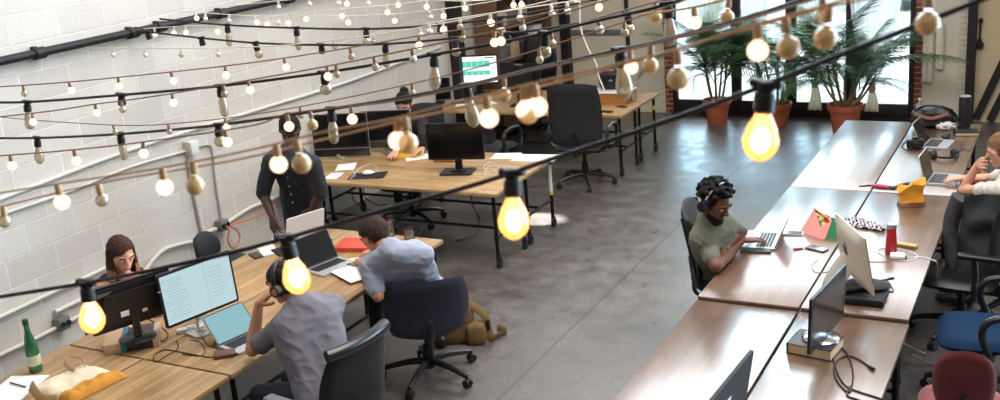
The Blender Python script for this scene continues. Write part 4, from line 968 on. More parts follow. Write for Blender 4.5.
obj('keyboard_case', MB().box((0, 0, 0.01), (0.42, 0.14, 0.02), bev=0.005), 'key_black', kt); m = MB()
for r in range(4):
    for c in range(14): m.box((-0.19 + c * 0.0292, 0.045 - r * 0.03, 0.022), (0.024, 0.025, 0.005))
obj('keyboard_keys', m, 'grey_plastic', kt)

# ---- window row
p = P(850, 300, T)
bs = thing('monitor_riser', 'flat black riser under the silver computer', 'riser', (P(855, 299, T).x, P(855, 299, T).y + 0.06, T), 0.02)
obj('riser_body', MB().box((0, 0, 0.022), (0.34, 0.3, 0.044), bev=0.012), 'matte_black', bs); obj('riser_cushion', MB().ell((0.05, 0.04, 0.06), (0.13, 0.09, 0.026), n=20), 'matte_black', bs)
pi = P(851, 291, T + 0.05)
im, MI = imac('computer', 'silver all-in-one computer seen from behind on a black riser', (pi.x + 0.05, pi.y + 0.02, T + 0.046 * K), facing(0.86, 0.5), 0.47, 'alu_pale', 'screen_off', -0.16, 'alu_pale', z0=0.06)
bk = P(813, 354, T - 0.02)
book('thick tan book under the tilted black screen', (bk.x, bk.y + 0.06, T - 0.02), math.radians(-8), 0.24, 0.2, 0.06, 'box_print')
sp2 = P(825, 344, T + 0.04)
mo, M0 = monitor('monitor', 'black screen propped on the thick tan book with cables around it', (sp2.x, sp2.y + 0.05, T - 0.02 + 0.061 * K), facing(0.99, -0.12), 0.54, 0.31, z0=0.02, screen='screen_grey', stand='disc', base_w=0.2, base_m='chrome', tilt=0.04, thick=0.022, hump=False)
bm_ = P(718, 372, T + 0.46)
mo, M0 = monitor('monitor', 'dark monitor back with a coloured sticker at the near table end', (bm_.x, bm_.y, T - 0.02), facing(-1, 0.06), 0.56, 0.34, z0=0.07, body='matte_black', stand='foot', base_w=0.24, tilt=-0.16, hump=False, thick=0.024)
sk = MB(); sk.box((0.02, 0.0145, 0.02), (0.07, 0.002, 0.09), 0, M0); obj('sticker', sk, 'sticker_white', mo)
pbr('sticker_red', (200, 70, 50), 0.5); pbr('sticker_green', (60, 150, 90), 0.5)
sk = MB(); sk.cyl(M0 @ V((0.025, 0.0155, 0.0)), M0 @ V((0.025, 0.017, 0.0)), 0.022, n=16); obj('sticker', sk, 'sticker_red', mo)
sk = MB(); sk.cyl(M0 @ V((0.012, 0.0165, -0.015)), M0 @ V((0.012, 0.0175, -0.015)), 0.016, n=16); obj('sticker', sk, 'sticker_green', mo)
TN = T - 0.02
cable('thick black cable with a bare plug curling on the near table', lay([(826, 336), (838, 345), (848, 355), (853, 372), (852, 386), (848, 392), (838, 382), (834, 370), (838, 360), (848, 356), (860, 360), (870, 367)], TN, 0.006), 0.0055, plug=True)
cable('black power cable running off the near table toward the floor', lay([(824, 340), (832, 356), (838, 374), (846, 386), (860, 392), (876, 397), (890, 402)], TN, 0.005), 0.005)
cable('black cable dropping along the near table to its end', lay([(850, 386), (847, 395), (856, 399), (866, 402)], TN, 0.005), 0.005)
cable('grey cable hanging between the near table and the blue chair', [P(903, 343, TN), P(912, 348, 0.5), P(926, 355, 0.3), P(910, 352, 0.12), P(925, 362, 0.03), P(945, 366, 0.02)], 0.007, 'grey_plastic')
fl = thing('drink_flask', 'red flask with a steel lid on the middle worktable', 'flask', on(891, 254)); pbr('flask_red', (176, 34, 48), 0.35)
obj('flask_body', MB().lathe([(0, 0), (0.034, 0.0), (0.036, 0.006), (0.035, 0.06), (0.031, 0.12), (0.029, 0.17), (0.0285, 0.178), (0, 0.178)], 24), 'flask_red', fl)
obj('flask_lid', MB().lathe([(0.030, 0.176), (0.031, 0.18), (0.031, 0.2), (0.028, 0.205), (0, 0.206)], 24), 'silver', fl)
wa = thing('power_adapter', 'white power adapter beside the red flask', 'adapter', on(897.5, 258), 0.1); obj('adapter_body', MB().box((0, 0, 0.014), (0.09, 0.075, 0.028), bev=0.008), 'light_plastic', wa); obj('prong_cap', MB().box((0.05, 0, 0.014), (0.014, 0.03, 0.018), bev=0.003), 'pale_mark', wa)
cable('white cable looping from the adapter over the table edge', lay([(884, 256), (878, 252), (880, 249), (890, 248)], T, 0.003) + lay([(905, 250), (917, 255), (912, 260), (900, 261)], T, 0.003), 0.0035, 'light_plastic')
cable('white charging cable hanging over the table edge to the black chair', lay([(904, 258), (920, 257), (930, 259)], T, 0.003) + [P(937, 263, T - 0.02), P(937, 275, T - 0.2), P(932, 283, T - 0.35), P(925, 290, T - 0.45)], 0.004, 'light_plastic')
cable('thin pale cable between the computer riser and the adapter', lay([(844, 262), (858, 261), (880, 262), (893, 260)], T, 0.003), 0.003, 'pale_mark')
cable('thin grey cable curling beside the back of the silver computer', lay([(818, 260), (812, 265), (815, 272), (826, 272), (838, 268), (852, 278)], T, 0.003), 0.003, 'pale_mark')
cable('small black cable bundle beside the computer riser', lay([(878, 290), (884, 280), (890, 284), (893, 292), (884, 288), (880, 281), (888, 279)], T, 0.004), 0.004, plug=True)
pcs = thing('pencil_case', 'tan slim case behind the red flask', 'pencil case', on(907, 247), math.radians(-12)); pbr('tan_case', (196, 160, 110), 0.7)
obj('case_body', MB().box((0, 0, 0.012), (0.13, 0.045, 0.024), bev=0.008), 'tan_case', pcs); obj('zipper', MB().box((0, -0.023, 0.012), (0.11, 0.003, 0.005)), 'key_black', pcs)
# patterned cloth
def patterned():
    m, nt, b, o = newmat('zigzag_cloth'); tc = nt.add('ShaderNodeTexCoord'); v = nt.add('ShaderNodeTexChecker'); v.inputs['Scale'].default_value = 60
    v.inputs['Color1'].default_value = lin((40, 34, 48)); v.inputs['Color2'].default_value = lin((206, 200, 206)); nt.link(tc.outputs['Object'], v.inputs['Vector']); nt.link(v.outputs[0], b.inputs['Base Color']); b.inputs['Roughness'].default_value = 0.9
    m, nt, b, o = newmat('leaf_print'); tc = nt.add('ShaderNodeTexCoord'); v = nt.add('ShaderNodeTexVoronoi'); v.inputs['Scale'].default_value = 34; nt.link(tc.outputs['Object'], v.inputs['Vector'])
    r = nt.add('ShaderNodeValToRGB'); r.color_ramp.interpolation = 'CONSTANT'; e = r.color_ramp.elements; e[0].color = lin((34, 96, 58)); e[1].position = 0.35; e[1].color = lin((220, 176, 90)); k = e.new(0.6); k.color = lin((60, 130, 80)); k = e.new(0.8); k.color = lin((150, 60, 50))
    sx = nt.add('ShaderNodeSeparateColor'); nt.link(v.outputs['Color'], sx.inputs[0]); nt.link(sx.outputs[0], r.inputs[0]); nt.link(r.outputs[0], b.inputs['Base Color']); b.inputs['Roughness'].default_value = 0.8
patterned()
pc_ = P(866, 226, T); tag(obj('patterned_cloth', MB().grid(lambda u, v: V(((u - .5) * 0.3, (v - .5) * 0.17 * (1.2 - 0.8 * u), 0.004 + 0.03 * abs(noise.noise(V((u * 4, v * 4, 2)))) + 0.02 * math.sin(v * PI))), 20, 14).grid(lambda u, v: V(((u - .5) * 0.3, (v - .5) * 0.17 * (1.2 - 0.8 * u), 0.0)), 2, 2), 'zigzag_cloth', loc=(pc_.x, pc_.y, T), rot=-0.5, sharp=80), 'black and white patterned cloth behind the silver computer', 'cloth')
# pink and green pouch
pbr('pouch_pink', (228, 134, 128), 0.7, bump=0.1); pbr('pouch_green', (36, 130, 74), 0.6)
pu = P(826, 234, T); pt_ = thing('zip_pouch', 'pink pouch with green leafy lining lying open on the table', 'pouch', (pu.x, pu.y, T), math.radians(-18))
m = MB(); m.raw([(-0.17, -0.05, 0), (0.05, -0.11, 0), (0.14, 0.04, 0), (-0.06, 0.09, 0), (-0.12, 0.05, 0.15), (-0.03, -0.02, 0.05)], [(0, 1, 5), (0, 5, 4), (0, 4, 3), (0, 3, 2, 1)]); obj('pink_side', m, 'pouch_pink', pt_)
m = MB(); m.raw([(-0.03, -0.02, 0.05), (-0.12, 0.05, 0.15), (0.06, 0.03, 0.105), (-0.06, 0.09, 0)], [(0, 2, 1), (1, 2, 3)]); obj('leafy_lining', m, 'leaf_print', pt_)
m = MB(); m.raw([(0.05, -0.11, 0.002), (0.14, 0.04, 0), (0.14, 0.03, 0.09), (0.04, 0.0, 0.1), (-0.03, -0.02, 0.05)], [(0, 1, 2, 3), (0, 3, 4)]); obj('green_side', m, 'pouch_green', pt_)
m = MB(); m.raw([(0.05, -0.11, 0.003), (0.04, 0.0, 0.102), (-0.03, -0.02, 0.052)], [(0, 1, 2)]); m.tube([(0.05, -0.11, 0.004), (0.04, 0, 0.103), (-0.12, 0.05, 0.152)], 0.005); obj('zip_edge', m, 'pouch_pink', pt_)
phone('phone in a pale case lying left of the pink pouch', on(793, 234), math.radians(100), 'light_plastic', h=0.011)
ph = on(817, 249.5); phone('dark phone lying below the pink pouch', ph, math.radians(70), 'box_print', h=0.01)
ky = on(806, 249); kt = thing('key_ring', 'small red and silver keys beside the dark phone below the pouch', 'keys', ky, 0.6)
obj('ring', MB().tube([(0.016 * math.cos(a), 0.016 * math.sin(a), 0.004) for a in [2 * PI * i / 16 for i in range(16)]], 0.002, 6, closed=True), 'chrome', kt)
obj('key', MB().box((0.05, 0.0, 0.004), (0.06, 0.012, 0.003)).cyl((0.02, 0, 0.002), (0.02, 0, 0.006), 0.012), 'chrome', kt); obj('key_fob', MB().box((-0.05, 0.01, 0.006), (0.06, 0.025, 0.01), bev=0.003), 'flask_red', kt)
pL = P(752, 242, T)
laptop('thin silver laptop seen side-on before the man in the green tee', (pL.x + 0.07, pL.y + 0.03, T), math.radians(-84), 112, 0.34, 0.23, 'laptop_silver', 'screen_off')
bkp = on(757, 249); book('black notebook under the elbow of the man in the green tee', (bkp[0] + 0.0, bkp[1] - 0.03, T), math.radians(-80), 0.12, 0.2, 0.014, 'key_black', 'notebook', 'notebook')
# far window table
pl1 = P(943, 181, T); laptop('open silver laptop used by the woman in the pale tee', (pl1.x, pl1.y + 0.01, T), math.radians(86), 104, 0.3, 0.21, 'laptop_silver', 'screen_grey')
pl2 = P(938, 145, T); laptop('open silver laptop beyond the black headphones', (pl2.x, pl2.y, T), math.radians(84), 112, 0.3, 0.21, 'laptop_silver', 'screen_grey')
def headphones(label, loc, rot, band='black_plastic', cup='black_leather', r=0.085, cushion='matte_black', disc=None):
    """band arc in the XZ plane, cups at -X and +X"""
    t = thing('headphones', label, 'headphones', loc, rot)
    a0 = math.radians(-8)
    obj('headband', MB().tube([(r * math.cos(a), 0, r * 1.12 * math.sin(a)) for a in [a0 + (PI - 2 * a0) * i / 20 for i in range(21)]], 0.013, 8, flat=0.5), band, t)
    for s in (-1, 1):
        c = obj('ear_cup', MB().cyl((s * r * 0.93, 0, -0.03), (s * (r + 0.022), 0, -0.03), 0.037, 0.032, 20), cup, t)
        obj('ear_cushion', MB().cyl((s * (r * 0.93 - 0.02), 0, -0.03), (s * r * 0.93, 0, -0.03), 0.036, 0.04, 20), cushion, c)
        if disc: obj('cup_disc', MB().cyl((s * (r + 0.022), 0, -0.03), (s * (r + 0.026), 0, -0.03), 0.02, n=16), disc, c)
    return t
headphones('black headphones lying flat between the two silver laptops', on(945, 155, T + 0.037), (PI / 2 * 0.98, 0, math.radians(25)), r=0.09)
cm = P(915, 148, T); ct_ = thing('camera', 'black camera standing left of the two laptops', 'camera', (cm.x, cm.y, T), 0.35)
obj('camera_body', MB().box((0, 0, 0.04), (0.14, 0.06, 0.08), bev=0.014, seg=3).box((0, 0, 0.088), (0.05, 0.05, 0.02), bev=0.006), 'black_plastic', ct_); obj('lens', MB().cyl((0, -0.03, 0.04), (0, -0.08, 0.04), 0.03, 0.027, 20), 'black_plastic', ct_); obj('grip_strap', MB().tube(smooth_pts([(-0.07, 0, 0.06), (-0.11, -0.02, 0.03), (-0.1, -0.07, 0.01), (-0.05, -0.09, 0.01)], 5), 0.006), 'matte_black', ct_)
hb = P(935, 126, T); ht = thing('handbag', 'black handbag slumped at the far end of the window row', 'bag', (hb.x - 0.02, hb.y - 0.02, T), 0.0)
obj('bag_body', lump(0.17, 0.12, 0.085, 0.3, 1.8, 8.0, 2.6), 'black_leather', ht, sharp=80); obj('strap', MB().tube(smooth_pts([(-0.16, 0, 0.14), (-0.06, -0.08, 0.21), (0.1, -0.09, 0.2), (0.19, -0.02, 0.12), (0.24, -0.08, 0.02)], 6), 0.011), 'black_leather', ht); obj('bag_flap', MB().tube(smooth_pts([(-0.15, -0.1, 0.14), (0, -0.14, 0.11), (0.14, -0.11, 0.15)], 6), 0.02, 8, flat=0.4), 'leather_brown', ht)
pbr('crumpled_white', (222, 222, 226), 0.7)
wc = P(946, 128, T); tag(obj('crumpled_tissue', lump(0.07, 0.06, 0.035, 0.6, 2.5, 2.0, 2.0, nu=24, nv=14), 'crumpled_white', loc=(wc.x, wc.y - 0.05, T), sharp=10), 'crumpled white wrap beside the black handbag', 'wrap')
wb_ = thing('water_bottle', 'clear water bottle behind the black handbag', 'bottle', (P(924, 116, T).x, P(924, 116, T).y - 0.06 if P(924, 116, T).y < 12.0 else 12.0, T))
obj('bottle_body', MB().lathe([(0, 0), (0.036, 0), (0.038, 0.01), (0.036, 0.08), (0.038, 0.14), (0.03, 0.18), (0.014, 0.21), (0.014, 0.225), (0, 0.225)], 20), 'bottle_pet', wb_) if 'bottle_pet' in MATS else (thinglass('bottle_pet', (220, 228, 236), 0.5, body=(190, 200, 214), bodymix=0.3), obj('bottle_body', MB().lathe([(0, 0), (0.036, 0), (0.038, 0.01), (0.036, 0.08), (0.038, 0.14), (0.03, 0.18), (0.014, 0.21), (0.014, 0.225), (0, 0.225)], 20), 'bottle_pet', wb_))
obj('cap', MB().lathe([(0.016, 0.222), (0.016, 0.245), (0, 0.246)], 16), 'cap_tan', wb_) if 'cap_tan' in MATS else (pbr('cap_tan', (190, 160, 130), 0.5), obj('cap', MB().lathe([(0.016, 0.222), (0.016, 0.245), (0, 0.246)], 16), 'cap_tan', wb_))
sp_l = P(964, 128, T); st_ = thing('cylinder_speaker', 'tall black cylinder speaker at the far end of the window row', 'speaker', (sp_l.x, min(sp_l.y, 11.98), T))
obj('speaker_body', MB().lathe([(0, 0), (0.05, 0), (0.052, 0.008), (0.052, 0.285), (0.05, 0.29), (0, 0.29)], 28), 'matte_black', st_); obj('light_ring', MB().lathe([(0.048, 0.289), (0.05, 0.293), (0.046, 0.296), (0.04, 0.293)], 28), 'pale_mark', st_)
bkk = P(967, 134, T); book('tan paged notebook with a dark cover by the cylinder speaker', (bkk.x - 0.01, bkk.y, T), 0.2, 0.2, 0.15, 0.03, 'key_black', 'notebook', 'notebook')
mm_ = P(946, 138, T); mt = thing('computer_mouse', 'black mouse between the handbag and the dark notebook', 'mouse', (mm_.x, mm_.y, T), 1.4); obj('shell', MB().ell((0, 0, 0.016), (0.06, 0.035, 0.022), n=18), 'key_black', mt); obj('scroll_wheel', MB().cyl((0.025, -0.004, 0.035), (0.025, 0.004, 0.035), 0.009), 'grey_plastic', mt)
cable('black cable trailing off beside the black headphones', lay([(958, 152), (964, 149), (968, 151), (974, 147), (980, 147)], T), 0.003)
# orange bag
pbr('bag_orange', (216, 148, 34), 0.7, var=0.12, bump=0.4, bscale=25)
ob = P(911, 205, T); ot = thing('cloth_bag', 'mustard orange cloth bag standing on the far worktable', 'bag', (ob.x, ob.y, T), 0.2)
m = MB()
def of(u, v):
    a = 2 * PI * u; r = 0.095 * (1 - 0.18 * math.sin(v * PI)) * (1 + 0.12 * noise.noise(V((math.cos(a) * 1.4, math.sin(a) * 1.4, v * 2.5 + 4))))
    z = v * (0.15 + 0.035 * math.cos(a) + 0.02 * math.sin(3 * a)); return V((r * math.cos(a) * 1.05, r * math.sin(a) * 0.72, z + 0.002))
m.grid(of, 36, 14, closed_u=True); m.grid(lambda u, v: V((of(u, 1.0).x * (1 - v), of(u, 1.0).y * (1 - v), of(u, 1.0).z - 0.03 * v)), 36, 4, closed_u=True); obj('bag_body', m, 'bag_orange', ot, sharp=70)
m = MB(); m.grid(lambda u, v: V((of(u, v * 0.2).x * 1.012, of(u, v * 0.2).y * 1.012, of(u, v * 0.2).z)), 36, 4, closed_u=True); obj('base_reflection', m, 'leather_brown', ot, sharp=70)  # brown lower band: reflection at the bag's foot put into the colour
pbr('pink_case', (186, 40, 78), 0.5)
pk = P(881, 188, T); kt = thing('cable_pouch', 'crimson case with a dark cord tied to the orange bag', 'case', (pk.x, pk.y, T), -0.15)
obj('case_body', lump(0.07, 0.022, 0.014, 0.1, 2, 1, 2.4, nu=24, nv=14), 'pink_case', kt, sharp=80); obj('cord', MB().tube(smooth_pts([(-0.06, 0, 0.014), (-0.1, 0.015, 0.006), (-0.13, -0.01, 0.004), (-0.16, -0.02, 0.004)], 5), 0.006), 'key_black', kt); obj('cord', MB().tube(smooth_pts([(0.06, 0, 0.014), (0.1, 0.0, 0.012), (0.14, 0.03, 0.03), (0.2, 0.02, 0.05)], 5), 0.012), 'leaf_dark', kt) if 'leaf_dark' in MATS else (pbr('leaf_dark', (44, 60, 44), 0.7), obj('cord', MB().tube(smooth_pts([(0.06, 0, 0.014), (0.1, 0.0, 0.012), (0.14, 0.03, 0.03), (0.2, 0.02, 0.05)], 5), 0.012), 'leaf_dark', kt))
# khaki bag on the floor
pbr('khaki_canvas', (116, 90, 50), 0.9, var=0.2, bump=0.5, bscale=30)
kb = P(447, 345, 0); kt = thing('khaki_backpack', 'khaki canvas bag on the floor behind the navy chair', 'bag', (kb.x, kb.y + 0.12, 0), 0.5)
obj('bag_body', lump(0.16, 0.11, 0.14, 0.12, 1.6, 5.0, 4.5), 'khaki_canvas', kt, sharp=80); obj('side_pocket', lump(0.07, 0.07, 0.08, 0.12, 1.6, 2.0, 4.5, nu=24, nv=14), 'khaki_canvas', kt, (0.17, -0.08, 0))
obj('strap', MB().tube(smooth_pts([(0.12, -0.05, 0.3), (0.24, -0.08, 0.2), (0.27, -0.1, 0.04), (0.32, -0.03, 0.015), (0.38, 0.03, 0.015), (0.32, 0.1, 0.015)], 6), 0.03, 8, flat=0.25), 'khaki_canvas', kt); obj('buckle', MB().box((0.26, -0.1, 0.14), (0.03, 0.04, 0.08), bev=0.008), 'key_black', kt)
pc9 = P(380, 322, 0)
# ------------------------------------------------------------------ palms, curtains, wall things
def frond(L, droop, seed, nl=30, wl=0.28, twist=0.0):
    """palm leaf along +X: arched rib with paired leaflets"""
    r = random.Random(seed); m = MB(); rib = []
    for i in range(nl + 1):
        t = i / nl; a = droop * t
        rib.append(V((L * (math.sin(a) / droop if droop > .05 else t), 0, L * ((1 - math.cos(a)) / droop * -1 if droop > .05 else 0))))
    m.tube(rib, 0.007, 5, r_end=0.002)
    for i in range(5, nl + 1):
        t = i / nl; p = rib[i]; d = (rib[min(i + 1, nl)] - rib[i - 1]).normalized()
        ll = wl * (math.sin(PI * (0.12 + 0.8 * t)) ** 0.7) * r.uniform(0.85, 1.1)
        for s in (-1, 1):
            out = (V((0, s, 0)) * 0.8 + d * 0.62 + V((0, 0, 0.25 - 0.3 * t))).normalized()
            w = d * 0.008; q = p + out * ll * 0.5 + V((0, 0, -0.02)); e = p + out * ll + V((0, 0, -0.1 * ll / 0.2 * r.uniform(.5, 1.2)))
            up = V((0, 0, 0.003))
            m.raw([p - w, p + w, q + w * 1.1, q - w * 1.1, e], [(0, 1, 2, 3), (3, 2, 4)]); 
    return m
frond_meshes = [frond(L, d, i * 7 + 1).mesh('frond_shape', ['palm_light' if i % 4 == 3 else 'palm_green'], 60) for i, (L, d) in enumerate([(0.9, 0.7), (1.0, 1.0), (1.1, 1.3), (0.8, 0.5), (1.0, 1.5), (1.15, 0.8)])]
def palm(label, loc, seed, h, n, pot_r=0.2, pot_h=0.34, stems=6, spread=0.3):
    r = random.Random(seed); t = thing('potted_palm', label, 'plant', loc, r.uniform(0, 6))
    k = pot_r
    k = pot_r = pot_r / K; pot_h /= K
    obj('pot', MB().lathe([(0, 0), (k * 0.68, 0), (k * 0.92, pot_h * 0.8), (k * 1.02, pot_h * 0.8), (k * 1.04, pot_h), (k * 0.95, pot_h), (k * 0.9, pot_h * 0.84), (0, pot_h * 0.84)], 32), 'terracotta', t)
    obj('soil', MB().lathe([(0, pot_h * 0.88), (k * 0.6, pot_h * 0.88), (k * 0.91, pot_h * 0.86)], 24), 'soil', t)
    tips = []
    for i in range(stems):
        a = 2 * PI * i / stems + r.uniform(-.3, .3); b0 = V((math.cos(a), math.sin(a), 0)) * k * r.uniform(0.1, 0.45)
        top = b0 + V((math.cos(a), math.sin(a), 0)) * spread * r.uniform(0.3, 1) + V((0, 0, h * r.uniform(0.75, 1.1)))
        mid = b0.lerp(top, 0.5) + V((0, 0, h * 0.1)); base = b0 + V((0, 0, pot_h * 0.86))
        obj('stem', MB().tube(smooth_pts([base, mid, top], 6), 0.02, 8, r_end=0.011), 'palm_stem', t); tips.append((top, base, a))
    for i in range(n):
        top, base, a0 = tips[i % stems]; q = r.uniform(0.3, 1.0); p = base.lerp(top, q) + V((0, 0, h * 0.05 * q))
        a = a0 + r.uniform(-1.5, 1.5); o = link('frond', r.choice(frond_meshes), t, p, (r.uniform(-.5, .5), -r.uniform(0.5, 1.4), a)); s = r.uniform(0.75, 1.1); o.scale = (s, s, s)
pp = P(717, 123, 0)
palm('potted palm nearest the brick sliver, its terracotta pot standing clear', (pp.x, pp.y, 0), 4, 0.95, 30, 0.2, 0.36, 5, 0.2)
pp = P(845, 130, 0)
palm('bushy potted palm whose terracotta pot stands at the corner of the far worktable', (pp.x + 0.02, pp.y - 0.12, 0), 9, 0.85, 40, 0.23, 0.4, 9, 0.35)
pp = P(784, 118, 0)
palm('potted palm in a pale rimmed pot at the middle of the glazed doors', (pp.x + 0.02, 14.9, 0), 14, 1.0, 26, 0.2, 0.34, 5, 0.25)

def curtain(label, x0, x1, ztop, knot, tail=True, sweep=0.0):
    """sheer cloth hanging from above, gathered to a tied knot"""
    kx, kz = knot; t = room_size(thing('curtain', label, 'curtain', (kx, BY - 0.16, kz))); n = 60
    def f(u, v):
        x = x0 + (x1 - x0) * u; z = ztop + (kz - ztop) * v; g = v ** 5
        xx = x * (1 - g) + (kx + (u - 0.5) * 0.07) * g; amp = 0.035 * (1 - 0.6 * g)
        return V((xx - kx + sweep * math.sin(v * PI) * (u - .5), amp * math.sin(u * 34) + 0.01 * math.sin(u * 80 + v * 3), z - kz))
    obj('cloth', MB().grid(f, n, 24), 'curtain_cloth', t, sharp=80)
    if tail:
        obj('knot', MB().ell((0, 0, -0.02), (0.055, 0.05, 0.07), n=14).ell((0.015, -0.02, 0.02), (0.04, 0.04, 0.04), n=12), 'curtain_knot', t)
        obj('tail', MB().grid(lambda u, v: V(((u - .5) * (0.07 + 0.13 * v ** .7) + 0.01 * math.sin(v * 4), 0.02 * math.sin(u * 20) * v, -0.04 - (kz - 0.18) * v)), 26, 12), 'curtain_cloth' if tail == 'white' else 'curtain_knot', t, sharp=80)
def bw(x, y): p = PY(x, y, BY - 0.16); return p.x, p.z
k = bw(872, 87); curtain('white sheer curtain tied in a knot beside the brick pier', -2.88, -2.1, 4.3, k)
k = bw(815, 82); curtain('white curtain tied behind the bushy palm', -3.6, -3.25, 4.3, (k[0], k[1]))
k = bw(759, 78); curtain('white curtain tied behind the middle palm', -4.35, -3.95, 4.3, (k[0], k[1]))
k = bw(705, 70); curtain('white curtain gathered behind the palm nearest the brick sliver', -5.3, -4.75, 4.3, (k[0] + .1, k[1] + .2), tail=False)
# towels on the white panel
def towel(label, x, ztop, zbot, w):
    t = room_size(thing('hand_towel', label, 'towel', (x, BY - 0.06, ztop)))
    obj('cloth', MB().grid(lambda u, v: V(((u - .5) * w * (0.5 + 0.5 * min(1, v * 6)), 0.02 * math.sin(u * 7) - 0.01, -(ztop - zbot) * v)), 16, 12).grid(lambda u, v: V(((u - .5) * w * (0.5 + 0.5 * min(1, v * 6)), 0.02 * math.sin(u * 7) + 0.002, -(ztop - zbot) * v)), 16, 12), 'towel', t, sharp=80)
    obj('hook', MB().tube(smooth_pts([(0, 0.05, 0.02), (0, -0.02, 0.0), (0, -0.03, 0.03)], 4), 0.008), 'black_steel', t)
def bx(x, y): p = PY(x, y, BY - 0.06); return p.x, p.z
a = bx(929, 22); b = bx(929, 82); towel('long cream cloth hanging on the white panel next to the brick pier', a[0], a[1], b[1], 0.13)
a = bx(940, 22); b = bx(941, 69); towel('short cream cloth hanging right of the long one', a[0] + .01, a[1], b[1], 0.1)
a = bx(936, 28); tri = thing('wall_sign', 'small dark triangular sign between the two hanging cloths', 'sign', (a[0], BY - 0.03, a[1]))
M = Matrix.Rotation(PI / 2, 4, 'X'); s = 0.055
obj('sign_plate', MB().prism([(-s, -s), (s, -s), (0, s * 1.1)], -0.006, 0.006, 0, M), 'pale_mark', tri); obj('sign_border', MB().tube([(-s, -0.008, -s), (s, -0.008, -s), (0, -0.008, s * 1.1)], 0.007, 6, closed=True), 'matte_black', tri); obj('sign_figure', MB().box((0, -0.008, -0.012), (0.02, 0.004, 0.05)), 'matte_black', tri)
# sliding plaster door hardware and stripes on the tan panel
def by(x, y): p = PY(x, y, BY - 0.02); return p.x, p.z
a = by(981, 21); b = by(980, 40); h = room_size(thing('door_pull', 'black bar pull fixed to the tan panel', 'handle', (a[0], BY - 0.0, a[1])))
dz = b[1] - a[1]; obj('bar', MB().cyl((0, -0.05, 0.02), (-0.005, -0.05, dz - 0.02), 0.012).cyl((0, -0.05, 0.01), (0, 0, 0.01), 0.012), 'matte_black', h); obj('mount', MB().cyl((0, -0.06, 0.01), (0, 0, 0.01), 0.028, n=16), 'matte_black', h); obj('mount', MB().cyl((-0.005, -0.06, dz - 0.01), (-0.005, 0, dz - 0.01), 0.028, n=16), 'matte_black', h)
a = by(980, 45); tag(obj('door_lock', MB().cyl((0, -0.05, 0), (0, 0, 0), 0.04, n=20).cyl((0, -0.06, 0), (0, -0.05, 0), 0.02, n=16), 'matte_black', loc=(a[0], BY, a[1])), 'round black lock under the bar pull', 'lock')
def stripe(label, pts, wd=0.1):
    a, b = by(*pts[0]), by(*pts[1]); d = V((b[0] - a[0], 0, b[1] - a[1])); n = V((-d.z, 0, d.x)).normalized() * wd / 2
    m = MB(); q = [V((a[0], 0, a[1])) - n, V((a[0], 0, a[1])) + n, V((b[0], 0, b[1])) + n, V((b[0], 0, b[1])) - n]
    m.raw([(p.x, BY - 0.06, p.z) for p in q] + [(p.x, BY, p.z) for p in q], [(0, 1, 2, 3), (4, 5, 6, 7), (0, 1, 5, 4), (1, 2, 6, 5), (2, 3, 7, 6), (3, 0, 4, 7)]); tag(obj('diagonal_brace', m, 'post_dark'), label, 'brace')
stripe('black diagonal brace on the tan panel nearest the dark post', [(976, 118), (1010, 48)])
stripe('second black diagonal brace farther right on the tan panel', [(990, 120), (1016, 70)])
# dark shelving by the left wall beyond the column
sh = room_size(thing('storage_shelf', 'tall dark shelving crammed with boxes beyond the dark column', 'shelf', (WX + 0.25, 14.35, 0))); pbr('shelf_brown', (112, 86, 64), 0.7, var=0.2)
for s in (-1, 1): obj('side_panel', MB().box((0, s * 0.88, 1.2), (0.36, 0.05, 2.4)), 'shelf_brown', sh)
obj('back_panel', MB().box((-0.17, 0, 1.2), (0.02, 1.72, 2.4)), 'shelf_brown', sh)
for z in (0.1, 0.62, 1.12, 1.62, 2.12): obj('shelf_board', MB().box((0, 0, z), (0.34, 1.71, 0.035)), 'shelf_brown', sh)
r = random.Random(5); k = 0
desc = [('cardboard', 'tan'), ('box_print', 'dark'), ('leather_brown', 'brown'), ('light_plastic', 'white'), ('plaster_tan', 'cream'), ('grey_plastic', 'grey')]
for zi, z in enumerate((0.62, 1.12, 1.62)):
    y = -0.8
    while y < 0.55:
        w_ = r.uniform(0.18, 0.34); h_ = r.uniform(0.18, 0.36); mt, nm = desc[k % 6]
        b = thing('storage_box', '%s box on the %s shelf of the dark shelving, place %s from the column' % (nm, ('lower', 'middle', 'upper')[zi], ('first', 'second', 'third', 'fourth', 'fifth', 'sixth', 'seventh')[min(6, int((y + 0.8) / 0.22))]), 'box', (WX + 0.27, 14.35 + y + w_ / 2, z + 0.018), 0, 'boxes on the dark shelving'); room_size(b)
        obj('carton', MB().box((0, 0, h_ / 2), (0.26, w_, h_), bev=0.006), mt, b); obj('flap', MB().box((0, 0, h_ + 0.002), (0.265, w_ + 0.004, 0.01), bev=0.002), mt, b)
        y += w_ + 0.04; k += 1
